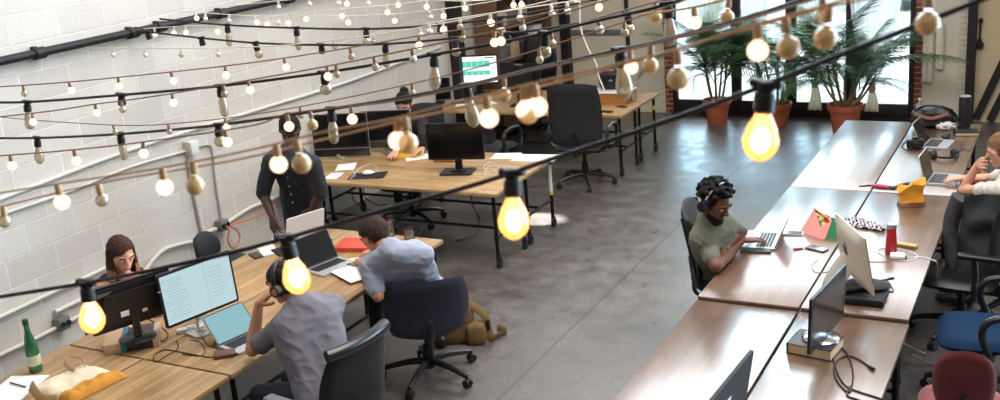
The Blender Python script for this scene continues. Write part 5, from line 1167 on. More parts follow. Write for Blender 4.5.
# ------------------------------------------------------------------ people
def hull(mb, balls, sub=2):
    b = bmesh.new(); vs = []
    for c, r in balls:
        t = bmesh.new(); bmesh.ops.create_icosphere(t, subdivisions=sub, radius=r)
        for v in t.verts: vs.append(b.verts.new(v.co + V(c)))
        t.free()
    res = bmesh.ops.convex_hull(b, input=b.verts)
    bmesh.ops.delete(b, geom=list({g for g in res['geom_interior'] if isinstance(g, bmesh.types.BMVert)}), context='VERTS')
    mb.bm(b)
def blob(mb, mats, voxel=0.007, it=4, fac=0.5):
    me = evalmesh(mb, [('REMESH', dict(mode='VOXEL', voxel_size=voxel)), ('SMOOTH', dict(factor=fac, iterations=it))])
    me.materials.clear()
    for m in ([mats] if isinstance(mats, str) else mats): me.materials.append(MATS[m])
    me.polygons.foreach_set('use_smooth', [True] * len(me.polygons)); me.update(); return me
for nm, c in (('skin_light', (214, 160, 132)), ('skin_pale', (226, 172, 146)), ('skin_tan', (190, 132, 100)), ('skin_brown', (112, 70, 52)), ('skin_dark', (74, 46, 38))):
    pbr(nm, c, 0.5, var=0.06, vscale=20)
for nm, c in (('hair_brown', (54, 39, 32)), ('hair_dark', (38, 29, 26)), ('hair_black', (24, 20, 21)), ('hair_auburn', (66, 42, 32)), ('hair_tip', (156, 116, 72)), ('hair_blond', (120, 88, 62))):
    pbr(nm, c, 0.7, var=0.35, vscale=60, bump=0.8, bscale=160, spec=0.25)
pbr('shirt_greyblue', (156, 162, 180), 0.85, var=0.06, vscale=10, bump=0.5, bscale=12)
pbr('shirt_grey', (114, 110, 120), 0.85, var=0.06, vscale=10, bump=0.5, bscale=12)
pbr('shirt_charcoal', (46, 46, 56), 0.85, var=0.15, vscale=14, bump=0.6, bscale=12)
pbr('tee_olive', (118, 119, 102), 0.85, var=0.06, vscale=10, bump=0.5, bscale=12)
pbr('tee_pale', (206, 200, 190), 0.85, var=0.05, vscale=10, bump=0.5, bscale=12)
pbr('knit_black', (24, 22, 26), 0.9, bump=0.4, bscale=14)
pbr('denim_dark', (34, 36, 46), 0.85, var=0.2, vscale=30)
pbr('eye_white', (226, 222, 216), 0.3); pbr('lip', (160, 92, 82), 0.5); pbr('button_white', (224, 222, 216), 0.4)
class Person:
    def __init__(s, label, ground, F, skin):
        s.o = V((ground[0], ground[1], 0)); s.F = V((F[0], F[1], 0)).normalized(); s.R = V((s.F.y, -s.F.x, 0)); s.U = V((0, 0, 1))
        s.t = thing('person', label, 'person', tuple(s.o)); s.skin = skin; s.body = MB()
    def L(s, p): return (V(p) - s.o) / K            # world point to the figure's own frame
    def at(s, f, r, u): return s.F * f + s.R * r + s.U * u
    def torso(s, pelvis, neck, shL, shR, wide=1.0):
        """pelvis, neck base and shoulders in the figure's frame; keeps them for the clothes"""
        s.pel, s.neck, s.shL, s.shR = pelvis, neck, shL, shR
        up = (neck - pelvis).normalized(); side = (shR - shL); side = (side - up * side.dot(up)).normalized(); s.side = side; s.up = up
        s.fwd = up.cross(side) * -1
        if s.fwd.dot(s.F) < 0: s.fwd = -s.fwd
        L = (neck - pelvis).length; s.TL = L
        def layer(q, w, r, d=0): return [(pelvis + up * (L * q) + s.fwd * d + side * (k * w), r) for k in (-1, 1)]
        s.layers = [layer(-0.06, 0.085 * wide, 0.095), layer(0.22, 0.07 * wide, 0.088), layer(0.55, 0.085 * wide, 0.098, 0.01), layer(0.78, 0.095 * wide, 0.092, 0.01)]
    def put_torso(s, mb, off=0.0, top=True):
        for a, b in zip(s.layers[:-1], s.layers[1:]): hull(mb, [(c, r + off) for c, r in a + b])
        hull(mb, [(c, r + off) for c, r in s.layers[-1]] + [(s.shL, 0.056 + off), (s.shR, 0.056 + off)])
        hull(mb, [(s.shL, 0.045 + off), (s.shR, 0.045 + off), (s.neck, 0.056 + off)])
        hull(mb, [(c, r + off - 0.006) for c, r in s.layers[-1]] + [(s.neck - s.fwd * 0.015, 0.06 + off)])
    def limb(s, mb, pts, rs):
        for i in range(len(pts) - 1): hull(mb, [(pts[i], rs[i]), (pts[i + 1], rs[i + 1])], 2)
    def arm(s, sh, el, wr, off=0.0, mb=None, upto=1.0, thick=1.0):
        mb = mb or s.body
        if upto <= 1.0: s.limb(mb, [sh, sh.lerp(el, upto)], [0.05 * thick + off, (0.05 - 0.009 * upto) * thick + off])
        else: s.limb(mb, [sh, el, el.lerp(wr, upto - 1)], [0.05 * thick + off, 0.041 * thick + off, (0.04 - 0.009 * (upto - 1)) * thick + off])
    def forearm(s, el, wr, thick=1.0): s.limb(s.body, [el, el.lerp(wr, 0.3), wr], [0.039 * thick, 0.04 * thick, 0.027 * thick])
    def hand(s, wr, d, n, curl=0.5, side=1, sc_=1.0, spread=0.12):
        """d: wrist to knuckles, n: out of the back of the hand, side: which side the thumb leaves"""
        d = V(d).normalized(); n = V(n); n = (n - d * n.dot(d)).normalized(); x = d.cross(n) * side; q = sc_
        hull(s.body, [(wr, 0.024 * q)] + [(wr + d * 0.085 * q + x * k * q, 0.0125 * q) for k in (-0.033, 0.033)] + [(wr + d * 0.03 * q + x * k * q, 0.014 * q) for k in (-0.024, 0.026)], 2)
        for i, (ox, ln) in enumerate(((0.033, 0.072), (0.011, 0.082), (-0.012, 0.077), (-0.033, 0.06))):
            p = wr + d * 0.088 * q + x * ox * q; a = curl * (0.75 + 0.12 * i); dd = (d + x * spread * (0.033 - i * 0.022) / 0.033).normalized(); pts = [p]
            for j, f in enumerate((0.45, 0.32, 0.23)):
                aa = a * (0.5 + j * 0.75); dj = dd * math.cos(aa) - n * math.sin(aa); p = p + dj * ln * f * q; pts.append(p)
            s.limb(s.body, pts, [0.0098 * q, 0.009 * q, 0.0082 * q, 0.007 * q])
        tb = wr + d * 0.025 * q + x * 0.026 * q - n * 0.004; t1 = tb + (d * 0.55 + x * 0.75 - n * 0.25).normalized() * 0.036 * q; t2 = t1 + (d * 0.8 + x * 0.4 - n * 0.35 * (0.4 + curl)).normalized() * 0.03 * q; t3 = t2 + (d * 0.9 + x * 0.1 - n * 0.4).normalized() * 0.024 * q
        s.limb(s.body, [tb, t1, t2, t3], [0.014 * q, 0.0115 * q, 0.0105 * q, 0.0085 * q])
    def head(s, c, fd, q=1.0, tiltside=0.0, jaw=1.0):
        fd = V(fd).normalized(); up = V((0, 0, 1)); sd = fd.cross(up).normalized(); up = sd.cross(fd).normalized()
        if tiltside: up = (up + sd * tiltside).normalized(); sd = fd.cross(up).normalized()
        s.hc, s.hf, s.hu, s.hs, s.hq = c, fd, up, sd, q
        Rm = Matrix((sd, fd, up)).transposed(); s.hR = Rm
        def p(x, y, z): return c + (sd * x + fd * y + up * z) * q
        s.hp = p; b = s.body
        b.ell(p(0, -0.008, 0.028), (0.076 * q, 0.096 * q, 0.088 * q), R=Rm, n=22)
        hull(b, [(p(0, 0.07, -0.095), 0.021 * q * jaw), (p(-0.045, 0.01, -0.07), 0.022 * q), (p(0.045, 0.01, -0.07), 0.022 * q), (p(-0.046, 0.045, 0.0), 0.026 * q), (p(0.046, 0.045, 0.0), 0.026 * q), (p(0, 0.068, 0.045), 0.024 * q), (p(0, 0.0, 0.0), 0.06 * q)])
        hull(b, [(p(0, 0.092, 0.012), 0.008 * q), (p(0, 0.112, -0.026), 0.011 * q), (p(-0.014, 0.098, -0.03), 0.008 * q), (p(0.014, 0.098, -0.03), 0.008 * q)])
        for k in (-1, 1):
            hull(b, [(p(k * 0.045, 0.082, 0.02), 0.009 * q), (p(k * 0.016, 0.09, 0.02), 0.009 * q)])
            b.ell(p(k * 0.077, -0.006, -0.006), (0.011 * q, 0.02 * q, 0.032 * q), R=Rm, n=10)
        hull(b, [(p(-0.02, 0.088, -0.062), 0.008 * q), (p(0.02, 0.088, -0.062), 0.008 * q), (p(0, 0.094, -0.061), 0.009 * q)])
        hull(b, [(s.neck - V((0, 0, 0.02)), 0.055 * q), (p(0, -0.02, -0.06), 0.05 * q)])
    def legs(s, knL, anL, knR, anR, trousers, shoes='key_black'):
        tr = MB()
        hl, hr = s.pel - s.side * 0.085, s.pel + s.side * 0.085
        hull(tr, [(hl, 0.105), (hr, 0.105), (s.pel + s.up * 0.06, 0.1)])
        for h, k, a in ((hl, knL, anL), (hr, knR, anR)):
            s.limb(tr, [h, k, a], [0.098, 0.062, 0.047]); s.limb(s.body, [h, k, a], [0.08, 0.05, 0.038])
            sh = MB(); f = s.F; toe = V((a.x, a.y, 0.045)) + f * 0.15; s.limb(sh, [V((a.x, a.y, 0.055)) - f * 0.03, V((a.x, a.y, 0.05)) + f * 0.06, toe], [0.046, 0.044, 0.036]); s.limb(s.body, [V((a.x, a.y, 0.055)), toe - f * 0.02], [0.03, 0.025])
            link('shoe', blob(sh, shoes, 0.009), s.t)
        link('trousers', blob(tr, trousers, 0.012), s.t)
    def clothe(s, name, mat, mb, voxel=0.009):
        me = blob(mb, mat, voxel, 14); ns = [v.normal.copy() for v in me.vertices]     # soft folds
        for v, n in zip(me.vertices, ns):
            q = v.co; f = 1 - abs(noise.noise(V((q.x * 9, q.y * 9, q.z * 16 + q.x * 8)))) * 2
            v.co = q + n * (0.005 * f * abs(f) + 0.0025 * noise.noise(q * 28))
        me.update(); return link(name, me, s.t)
    def finish(s, voxel=0.0056):
        link('body', blob(s.body, s.skin, voxel, 2), s.t)
        for k in (-1, 1):
            p = s.hp
            e = link('eye', MB().ell(p(k * 0.031, 0.0795, 0.0), 0.0105 * s.hq, n=10).mesh('eye', ['eye_white']), s.t); 
            link('iris', MB().ell(p(k * 0.031, 0.0872, -0.002), 0.005 * s.hq, n=8).mesh('iris', ['hair_black']), e)
            link('eyebrow', MB().tube([p(k * 0.013, 0.1, 0.025), p(k * 0.031, 0.099, 0.032), p(k * 0.052, 0.084, 0.027)], 0.0045, 6).mesh('eyebrow', [s.brow]), s.t)
        link('lips', MB().ell(s.hp(0, 0.093, -0.062), (0.021 * s.hq, 0.008 * s.hq, 0.008 * s.hq), R=s.hR, n=12).mesh('lips', ['lip' if s.skin not in ('skin_dark', 'skin_brown') else 'leather_brown']), s.t)
    def hair(s, mat, style='short', tips=None):
        p, q, R = s.hp, s.hq, s.hR; s.brow = mat
        if style in ('short', 'buzz'):
            th = 0.012 if style == 'short' else 0.004
            b = MB(); b.ell(p(0, -0.012, 0.032), ((0.078 + th) * q, (0.097 + th) * q, (0.09 + th) * q), R=R, n=40)
            keep = lambda x, y, z: not (y > 0.025 - 0.5 * min(0, z) and z < 0.068 - 0.35 * abs(x)) and z > -0.07 + 0.25 * (y + 0.1) and not (abs(x) > 0.06 and z < 0.012 and y > -0.03)
        elif style == 'bob':
            b = MB(); b.ell(p(0, -0.012, 0.034), (0.087 * q, 0.106 * q, 0.095 * q), R=R, n=44)
            dn = V((0, 0, -1))
            for k in (-1, 1): hull(b, [(p(k * 0.066, -0.02, 0.03), 0.032), (p(k * 0.07, 0.01, 0.0) + dn * 0.05, 0.028), (p(k * 0.088, -0.005, 0.0) + dn * 0.16, 0.024), (p(k * 0.06, -0.07, 0) + dn * 0.15, 0.034)])
            hull(b, [(p(0, -0.08, 0.0), 0.05), (p(-0.05, -0.08, 0) + dn * 0.15, 0.025), (p(0.05, -0.08, 0) + dn * 0.15, 0.025)])
            keep = lambda x, y, z: not (y > 0.03 and z < 0.08 - 0.55 * abs(x + 0.02) and abs(x) < 0.07)
        elif style == 'curly':
            b = MB(); r = random.Random(3); b.ell(p(0, -0.018, 0.045), (0.088 * q, 0.1 * q, 0.095 * q), R=R, n=20)
            for i in range(150):
                a = r.uniform(0, 2 * PI); z = r.uniform(-0.25, 1); k = math.sqrt(1 - z * z)
                x, y = k * math.cos(a), k * math.sin(a)
                if y > 0.5 and z < 0.5: continue
                e = r.uniform(1.0, 1.22); b.ell(p(x * 0.09 * e, -0.018 + y * 0.102 * e, 0.045 + z * 0.097 * e), r.uniform(0.012, 0.02), n=8)
            keep = lambda x, y, z: not (y > 0.05 and z < 0.075) and z > -0.06
        elif style == 'bun':
            b = MB(); b.ell(p(0, -0.012, 0.034), (0.088 * q, 0.106 * q, 0.098 * q), R=R, n=40); b.ell(p(0, -0.1, 0.09), 0.05 * q, n=16)
            keep = lambda x, y, z: not (y > 0.03 and z < 0.07 - 0.4 * abs(x)) and z > -0.06
        me = blob(b, [mat] + ([tips] if tips else []), 0.006 if style != 'short' else 0.006, 3)
        bm = bmesh.new(); bm.from_mesh(me); inv = R.transposed(); kill = []
        for v in bm.verts:
            l = inv @ (v.co - s.hc) / q
            if not keep(l.x, l.y, l.z): kill.append(v)
        bmesh.ops.delete(bm, geom=kill, context='VERTS')
        if tips:
            for f in bm.faces:
                if f.calc_center_median().z < s.hc.z - 0.085 + 0.012 * noise.noise(f.calc_center_median() * 40): f.material_index = 1
        bm.normal_update()
        for v in bm.verts: v.co += v.normal * (0.0045 * noise.noise(V((v.co.x * 95, v.co.y * 95, v.co.z * 14))) + 0.003 * noise.noise(v.co * 30))
        bm.to_mesh(me); bm.free(); link('hair', me, s.t)

# the man in headphones at the near cluster
h = P(285, 283, 1.32)
m = Person('man in a grey shirt and headphones, elbow on the table, hand raised to his mouth', (-4.42, 5.0), (-1, 0.15), 'skin_tan')
m.torso(m.L(P(326, 392, 0.68)), m.L(P(301, 303, 1.2)), m.L(P(281, 328, 1.06)), m.L(P(333, 305, 1.13)))
eL, wL = m.L(P(252, 350, 0.87)), m.L(P(259, 304, 1.16))
m.arm(m.shL, eL, wL); m.forearm(eL, wL); m.hand(wL, m.L(h) + V((-0.09, 0.02, -0.04)) - wL, V((-0.6, -0.5, 0.3)), 0.9, 1)
eR, wR = m.shR + m.at(0.16, 0.07, -0.2), m.shR + m.at(0.38, -0.02, -0.22)
m.arm(m.shR, eR, wR); m.forearm(eR, wR); m.hand(wR, (-1, -0.2, -0.1), (0, 0, 1), 0.4, 1)
m.head(m.L(h), (-0.96, -0.05, -0.22)); m.hair('hair_dark', 'short')
sh = MB(); m.put_torso(sh, 0.014); m.arm(m.shL, eL, wL, 0.018, sh, 0.72); m.arm(m.shR, eR, wR, 0.018, sh, 0.7); m.clothe('shirt', 'shirt_grey', sh)
m.legs(m.pel + m.at(0.42, -0.12, -0.06), m.pel + m.at(0.45, -0.12, -0.46), m.pel + m.at(0.42, 0.12, -0.06), m.pel + m.at(0.5, 0.13, -0.46), 'denim_dark'); m.finish()
def worn_headphones(label, pr, band, disc=None, r=0.088):
    c = pr.o + (pr.hc + pr.hu * 0.02 - pr.hf * 0.012) * K
    Rm = Matrix((pr.hs, pr.hf, pr.hu)).transposed().to_4x4()
    t = headphones(label, c, Rm.to_euler(), band, 'black_leather', r, 'matte_black', disc); return t
pbr('walnut', (176, 128, 84), 0.4)
worn_headphones('black headphones with tan discs worn by the man in the grey shirt', m, 'black_leather', 'walnut', 0.1)

# the man in the grey blue shirt
h = P(375, 236, 1.26)
m = Person('man in a grey blue shirt bent over the table beside the red folder', (hub.x, hub.y), (-0.66, 0.75), 'skin_tan')
m.torso(m.at(0.05, 0, 0.57), m.L(P(391, 250, 1.2)), m.L(P(369, 266, 1.06)), m.L(P(424, 255, 1.12)), 1.12)
eL, wL = m.L(P(378, 296, 0.86)), m.L(P(361, 262, 0.87))
m.arm(m.shL, eL, wL); m.forearm(eL, wL); m.hand(wL, (-0.6, 0.8, -0.1), (0, 0, 1), 0.8, -1)
eR, wR = m.L(P(405, 262, 0.88)), m.L(P(378, 252, 0.86))
m.arm(m.shR, eR, wR); m.forearm(eR, wR); m.hand(wR, (-1, -0.2, -0.05), (0, 0, 1), 0.6, 1)
m.head(m.L(h), (-0.8, 0.22, -0.56)); m.hair('hair_brown', 'short')
sh = MB(); m.put_torso(sh, 0.014); m.arm(m.shL, eL, wL, 0.018, sh, 0.75); m.arm(m.shR, eR, wR, 0.018, sh, 0.75)
hull(sh, [(m.neck + V((0, 0, 0.02)), 0.066), (m.neck - V((0, 0, 0.02)), 0.072)]); m.clothe('shirt', 'shirt_greyblue', sh)
m.legs(m.pel + m.at(0.33, -0.27, -0.04), m.pel + m.at(0.36, -0.3, -0.46), m.pel + m.at(0.42, 0.13, -0.06), m.pel + m.at(0.4, 0.16, -0.46), 'denim_dark'); m.finish()

# the standing man
h = P(290, 129, 1.7)
m = Person('man in a charcoal shirt with rolled sleeves standing by the wall and looking down', (h.x - 0.14, h.y + 0.18), (0.62, -0.78), 'skin_dark')
nk = m.L(P(291, 150, 1.55)); pv = m.at(-0.03, 0, 0.84); m.torso(pv, nk, m.L(P(313, 164, 1.45)), m.L(P(271, 161, 1.45)), 0.9)
eL, wL = m.L(P(321, 192, 1.16)), m.L(P(312, 210, 1.0))
eR, wR = m.L(P(263, 193, 1.14)), m.L(P(272, 216, 0.96))
m.arm(m.shL, eL, wL, thick=1.08); m.forearm(eL, wL, 1.05); m.hand(wL, m.L(P(303, 217, 0.93)) - wL, V((0.6, -0.3, 0.6)), 0.5, -1)
m.arm(m.shR, eR, wR, thick=1.08); m.forearm(eR, wR, 1.05); m.hand(wR, m.L(P(277, 233, 0.83)) - wR, V((-0.2, -0.8, 0.4)), 0.35, 1)
m.head(m.L(h), (0.56, -0.6, -0.55)); m.hair('hair_black', 'buzz')
hull(m.body, [(m.hp(0, 0.07, -0.095), 0.023), (m.hp(-0.046, 0.02, -0.075), 0.022), (m.hp(0.046, 0.02, -0.075), 0.022)])
sh = MB(); m.put_torso(sh, 0.012); m.arm(m.shL, eL, wL, 0.016, sh, 1.05, 1.05); m.arm(m.shR, eR, wR, 0.016, sh, 1.05, 1.05); hull(sh, [(m.pel - m.side * 0.075, 0.108), (m.pel + m.side * 0.075, 0.108), (m.pel + V((0, 0, -0.1)), 0.118)]); so_ = m.clothe('shirt', 'shirt_charcoal', sh)
for i in range(5):
    q = m.neck.lerp(m.pel, 0.16 + 0.18 * i) + m.fwd * (0.102 + 0.01 * min(i, 2)); link('button', MB().ell((0, 0, 0), 0.008, n=10).mesh('button', ['button_white']), so_, q)
m.legs(m.at(0.03, -0.1, 0.46), m.at(0, -0.11, 0.08), m.at(0.03, 0.1, 0.46), m.at(0, 0.11, 0.08), 'denim_dark'); m.finish()

# the woman by the wall
h = P(121, 254, 1.2)
m = Person('woman with shoulder length brown hair in a black strap top, hand at her chin', (h.x - 0.2, h.y + 0.1), (0.85, -0.5), 'skin_pale')
nk = m.L(h) + m.at(-0.05, 0, -0.15); m.torso(m.at(-0.1, 0, 0.5), nk, nk + m.at(-0.01, -0.155, -0.05), nk + m.at(-0.01, 0.155, -0.05), 0.82)
eR, wR = m.L(P(160, 298, 0.85)), m.L(P(143, 278, 1.0)); m.arm(m.shR, eR, wR, thick=0.85); m.forearm(eR, wR, 0.85); m.hand(wR, m.L(h) + V((0.07, -0.02, -0.13)) - wR, V((0.5, 0.5, 0.3)), 0.8, 1, 0.92)
eL = m.L(P(132, 318, 0.85)); wL = eL + m.at(0.2, 0.05, 0.0); m.arm(m.shL, eL, wL, thick=0.85); m.forearm(eL, wL, 0.85); m.hand(wL, (1, 0.3, 0), (0, 0, 1), 0.4, -1, 0.92)
m.head(m.L(h), (0.88, -0.3, -0.36), 0.98); m.hair('hair_auburn', 'bob', 'hair_tip')
sh = MB()
for a, b in zip(m.layers[:-1], m.layers[1:]): hull(sh, [(c, r + 0.01) for c, r in a + b])
for k in (m.shL, m.shR):
    q = k.lerp(m.neck, 0.35)
    for w0, w1 in ((q + m.fwd * 0.075 - m.up * 0.1, q + m.up * 0.045), (q + m.up * 0.045, q - m.fwd * 0.085 - m.up * 0.1)): m.limb(sh, [w0, w1], [0.014, 0.014])
m.clothe('top', 'knit_black', sh, 0.008)
m.legs(m.pel + m.at(0.4, -0.1, -0.03), m.pel + m.at(0.4, -0.1, -0.42), m.pel + m.at(0.4, 0.1, -0.03), m.pel + m.at(0.42, 0.1, -0.42), 'denim_dark'); m.finish()

# the man in the green tee
h = P(715, 202, 1.32)
m = Person('bearded man in a green tee and headphones leaning on crossed arms at the pale table', (-2.62, 7.72), (1, 0.12), 'skin_brown')
nk = m.L(P(710, 219, 1.17)); m.torso(m.L(P(714, 268, 0.66)), nk, m.L(P(729, 226, 1.02)), m.L(P(704, 240, 1.0)), 0.85)
eR, wR = m.L(P(716, 266, 0.86)), m.L(P(742, 240, 0.87)); m.arm(m.shR, eR, wR, thick=1.1); m.forearm(eR, wR, 1.05); m.hand(wR, (0.8, 0.5, -0.05), (0, 0, 1), 0.35, -1)
eL, wL = m.L(P(741, 232, 0.9)), m.L(P(729, 243, 0.94)); m.arm(m.shL, eL, wL, thick=1.1); m.forearm(eL, wL, 1.05); m.hand(wL, (-0.5, -0.8, -0.25), (0, 0, 1), 0.5, -1)
m.head(m.L(h), (0.86, -0.3, -0.42)); m.hair('hair_black', 'curly')
bd = MB(); p = m.hp; hull(bd, [(p(0, 0.078, -0.1), 0.028), (p(-0.05, 0.02, -0.075), 0.022), (p(0.05, 0.02, -0.075), 0.022), (p(-0.05, 0.02, -0.03), 0.014), (p(0.05, 0.02, -0.03), 0.014), (p(0, 0.06, -0.125), 0.024)]); hull(bd, [(p(-0.024, 0.09, -0.045), 0.008), (p(0.024, 0.09, -0.045), 0.008)]); link('beard', blob(bd, 'hair_black', 0.006), m.t)
sh = MB(); m.put_torso(sh, 0.01); m.arm(m.shL, eL, wL, 0.015, sh, 0.65, 1.0); m.arm(m.shR, eR, wR, 0.015, sh, 0.65, 1.0); m.clothe('tee', 'tee_olive', sh)
m.legs(m.pel + m.at(0.42, -0.12, -0.05), m.pel + m.at(0.42, -0.12, -0.46), m.pel + m.at(0.42, 0.12, -0.05), m.pel + m.at(0.44, 0.13, -0.46), 'denim_dark'); m.finish()
worn_headphones('black headphones with a silver band worn by the bearded man', m, 'silver', None, 0.103)

# the woman at the end of the window row
h = P(1003, 150, 1.32)
m = Person('woman in a pale tee resting her cheek on one hand while using a silver laptop', (h.x + 0.12, h.y - 0.05), (-1, 0.05), 'skin_light')
nk = m.L(h) + V((0.05, -0.01, -0.16)); m.torso(m.at(-0.1, 0, 0.57), nk, nk + m.at(0.0, -0.165, -0.07), nk + m.at(0.02, 0.16, -0.07), 0.85)
eL, wL = m.L(P(963, 190, 0.86)), m.L(P(978, 164, 1.12)); m.arm(m.shL, eL, wL, thick=0.88); m.forearm(eL, wL, 0.88); m.hand(wL, m.L(h) + V((-0.06, -0.1, -0.05)) - wL, V((-0.7, -0.6, 0.2)), 0.35, 1, 0.95)
wR = m.L(P(965, 178, 0.87)); eR = m.L(P(990, 178, 0.88)); m.arm(m.shR, eR, wR, thick=0.88); m.forearm(eR, wR, 0.88); m.hand(wR, (-1, -0.1, -0.08), (0, 0, 1), 0.4, 1, 0.95)
m.head(m.L(h), (-0.94, 0.05, -0.25), 0.98); m.hair('hair_blond', 'bun')
sh = MB(); m.put_torso(sh, 0.014); m.arm(m.shL, eL, wL, 0.018, sh, 0.55, 0.9); m.arm(m.shR, eR, wR, 0.018, sh, 0.55, 0.9); m.clothe('tee', 'tee_pale', sh)
m.legs(m.pel + m.at(0.4, -0.1, -0.05), m.pel + m.at(0.4, -0.1, -0.48), m.pel + m.at(0.4, 0.1, -0.05), m.pel + m.at(0.42, 0.1, -0.48), 'denim_dark'); m.finish()
# charcoal jacket over her chair back
jc = thing('jacket', 'charcoal jacket slung over a chair beside the woman in the pale tee', 'jacket', (jk.x - 0.03, jk.y - 0.4, 0.88), math.radians(-80))
pbr('jacket_charcoal', (58, 58, 62), 0.85, var=0.35, vscale=9, bump=0.8, bscale=14)
def jf(u, v):
    a = (u - 0.5) * 2.4; return V((0.2 + 0.06 * math.cos(a * 2) - 0.2 * math.cos(a) + 0.03 * noise.noise(V((u * 5, v * 5, 1))), 0.3 * math.sin(a) * (1 + 0.15 * v), 0.24 - 0.55 * v + 0.03 * noise.noise(V((u * 4, v * 2, 7)))))
obj('jacket_back', MB().grid(jf, 30, 20).grid(lambda u, v: jf(u, v) + V((0.03, 0, 0)), 30, 20), 'jacket_charcoal', jc, sharp=80)
obj('sleeve', MB().tube(smooth_pts([(0.0, -0.3, 0.2), (-0.06, -0.34, 0.0), (-0.04, -0.33, -0.2), (0.02, -0.3, -0.36)], 6), 0.06, 12, flat=0.6), 'jacket_charcoal', jc)
obj('sleeve', MB().tube(smooth_pts([(0.0, 0.28, 0.2), (-0.06, 0.32, 0.0), (-0.05, 0.3, -0.25)], 6), 0.06, 12, flat=0.6), 'jacket_charcoal', jc)

# the person beyond the middle cluster
h = P(404, 104, 1.24)
m = Person('person in black with dark tied hair sitting beyond the yellow notebook', (h.x - 0.02, h.y + 0.12), (0.2, -1), 'skin_light')
nk = m.L(h) + V((0, 0.02, -0.16)); m.torso(m.at(-0.12, 0, 0.53), nk, nk + m.at(0, -0.165, -0.06), nk + m.at(0, 0.165, -0.06), 0.88)
eL, wL = m.L(P(424, 138, 0.98)), m.L(P(423, 148, 0.88)); m.arm(m.shL, eL, wL, thick=0.9); m.forearm(eL, wL, 0.9); m.hand(wL, (-0.3, -0.9, -0.1), (0, 0, 1), 0.5, -1, 0.95)
eR, wR = m.L(P(392, 143, 0.95)), m.L(P(396, 151, 0.88)); m.arm(m.shR, eR, wR, thick=0.9); m.forearm(eR, wR, 0.9); m.hand(wR, (0.3, -0.9, -0.1), (0, 0, 1), 0.5, 1, 0.95)
m.head(m.L(h), (0.25, -0.9, -0.45), 0.98); m.hair('hair_black', 'bun')
sh = MB(); m.put_torso(sh, 0.016); m.arm(m.shL, eL, wL, 0.018, sh, 1.6, 0.9); m.arm(m.shR, eR, wR, 0.018, sh, 1.6, 0.9); m.clothe('sweater', 'knit_black', sh)
m.legs(m.pel + m.at(0.4, -0.1, -0.05), m.pel + m.at(0.4, -0.1, -0.48), m.pel + m.at(0.4, 0.1, -0.05), m.pel + m.at(0.42, 0.1, -0.48), 'denim_dark'); m.finish()
chair('office_chair', 'black chair under the person in black beyond the middle cluster', (h.x - 0.02, h.y + 0.28, 0), face(0.2, -1), 'black_fabric', 'black_fabric', bw=0.44, bh=0.4)
# ------------------------------------------------------------------ light strings
emis('bulb_lit', (255, 210, 176), 2.3)
emis('bulb_core', (255, 216, 160), 26.0)
thinglass('bulb_frost', (255, 236, 190), 0.4, body=(240, 204, 142), bodymix=0.72)
pbr('bulb_pale', (232, 228, 216), 0.3, spec=0.6)
pbr('cord_black', (26, 22, 25), 0.6); pbr('cord_brown', (150, 116, 92), 0.7); pbr('cord_tan', (206, 160, 112), 0.7); pbr('cord_white', (226, 220, 206), 0.7)
pbr('socket_brass', (176, 132, 94), 0.5); pbr('filament', (150, 110, 60), 0.5, emit=(255, 170, 80), es=0.3)
def globe_prof(r, zt): return [(0.0085, zt), (0.009, zt - 0.006)] + [(r * math.sin(a), zt - 0.006 - r * 0.95 - r * math.cos(a)) for a in [0.42 + (PI - 0.42) * i / 11 for i in range(12)]][::1]
def rev(p): return [(r, z) for r, z in p]
def prof_globe(r, zt):
    zc = zt - r * 1.15
    return [(0.008, zt)] + [(max(1e-5 if i == 12 else 0, r * math.sin(a)), zc + r * math.cos(a)) for i, a in [(i, 0.4 + (PI - 0.4) * i / 12) for i in range(13)]]
def prof_st(r, zt, L): return [(0.012, zt), (0.016, zt - 0.1 * L), (r * 0.8, zt - 0.35 * L), (r, zt - 0.6 * L), (r * 0.92, zt - 0.76 * L), (r * 0.66, zt - 0.9 * L), (r * 0.28, zt - 0.985 * L), (0, zt - L)]
def prof_tube(r, zt, L): return [(0.012, zt), (r * 0.75, zt - 0.12 * L), (r, zt - 0.3 * L), (r, zt - 0.8 * L), (r * 0.75, zt - 0.93 * L), (r * 0.3, zt - L), (0, zt - L)]
def me_sock_small(mat): m = MB(); m.lathe([(0, 0.004), (0.006, 0.004), (0.0088, -0.004), (0.0095, -0.024), (0.0085, -0.026), (0, -0.026)], 14); return m.mesh('socket_shape', [mat])
def me_sock_big(): m = MB(); m.lathe([(0, 0.012), (0.02, 0.012), (0.02, 0.0), (0.016, -0.012), (0.021, -0.016), (0.022, -0.05), (0.018, -0.054), (0, -0.054)], 18); m.box((0, 0, 0.006), (0.07, 0.022, 0.018), bev=0.006); return m.mesh('socket_shape', ['cord_black'])
def me_fil(z0, z1, w, mat='filament'):
    m = MB(); m.cyl((0, 0, z0), (0, 0, (z0 + z1) / 2), 0.003, n=6)
    m.tube([(w * math.sin(i * 1.57), w * math.cos(i * 1.57), z0 + (z1 - z0) * (0.3 + 0.6 * (i % 2))) for i in range(9)], 0.0011, 5); return m.mesh('filament_shape', [mat])
SS = {k: me_sock_small(m) for k, m in (('brown', 'socket_brass'), ('tan', 'cord_tan'), ('white', 'cord_white'))}
SB = me_sock_big()
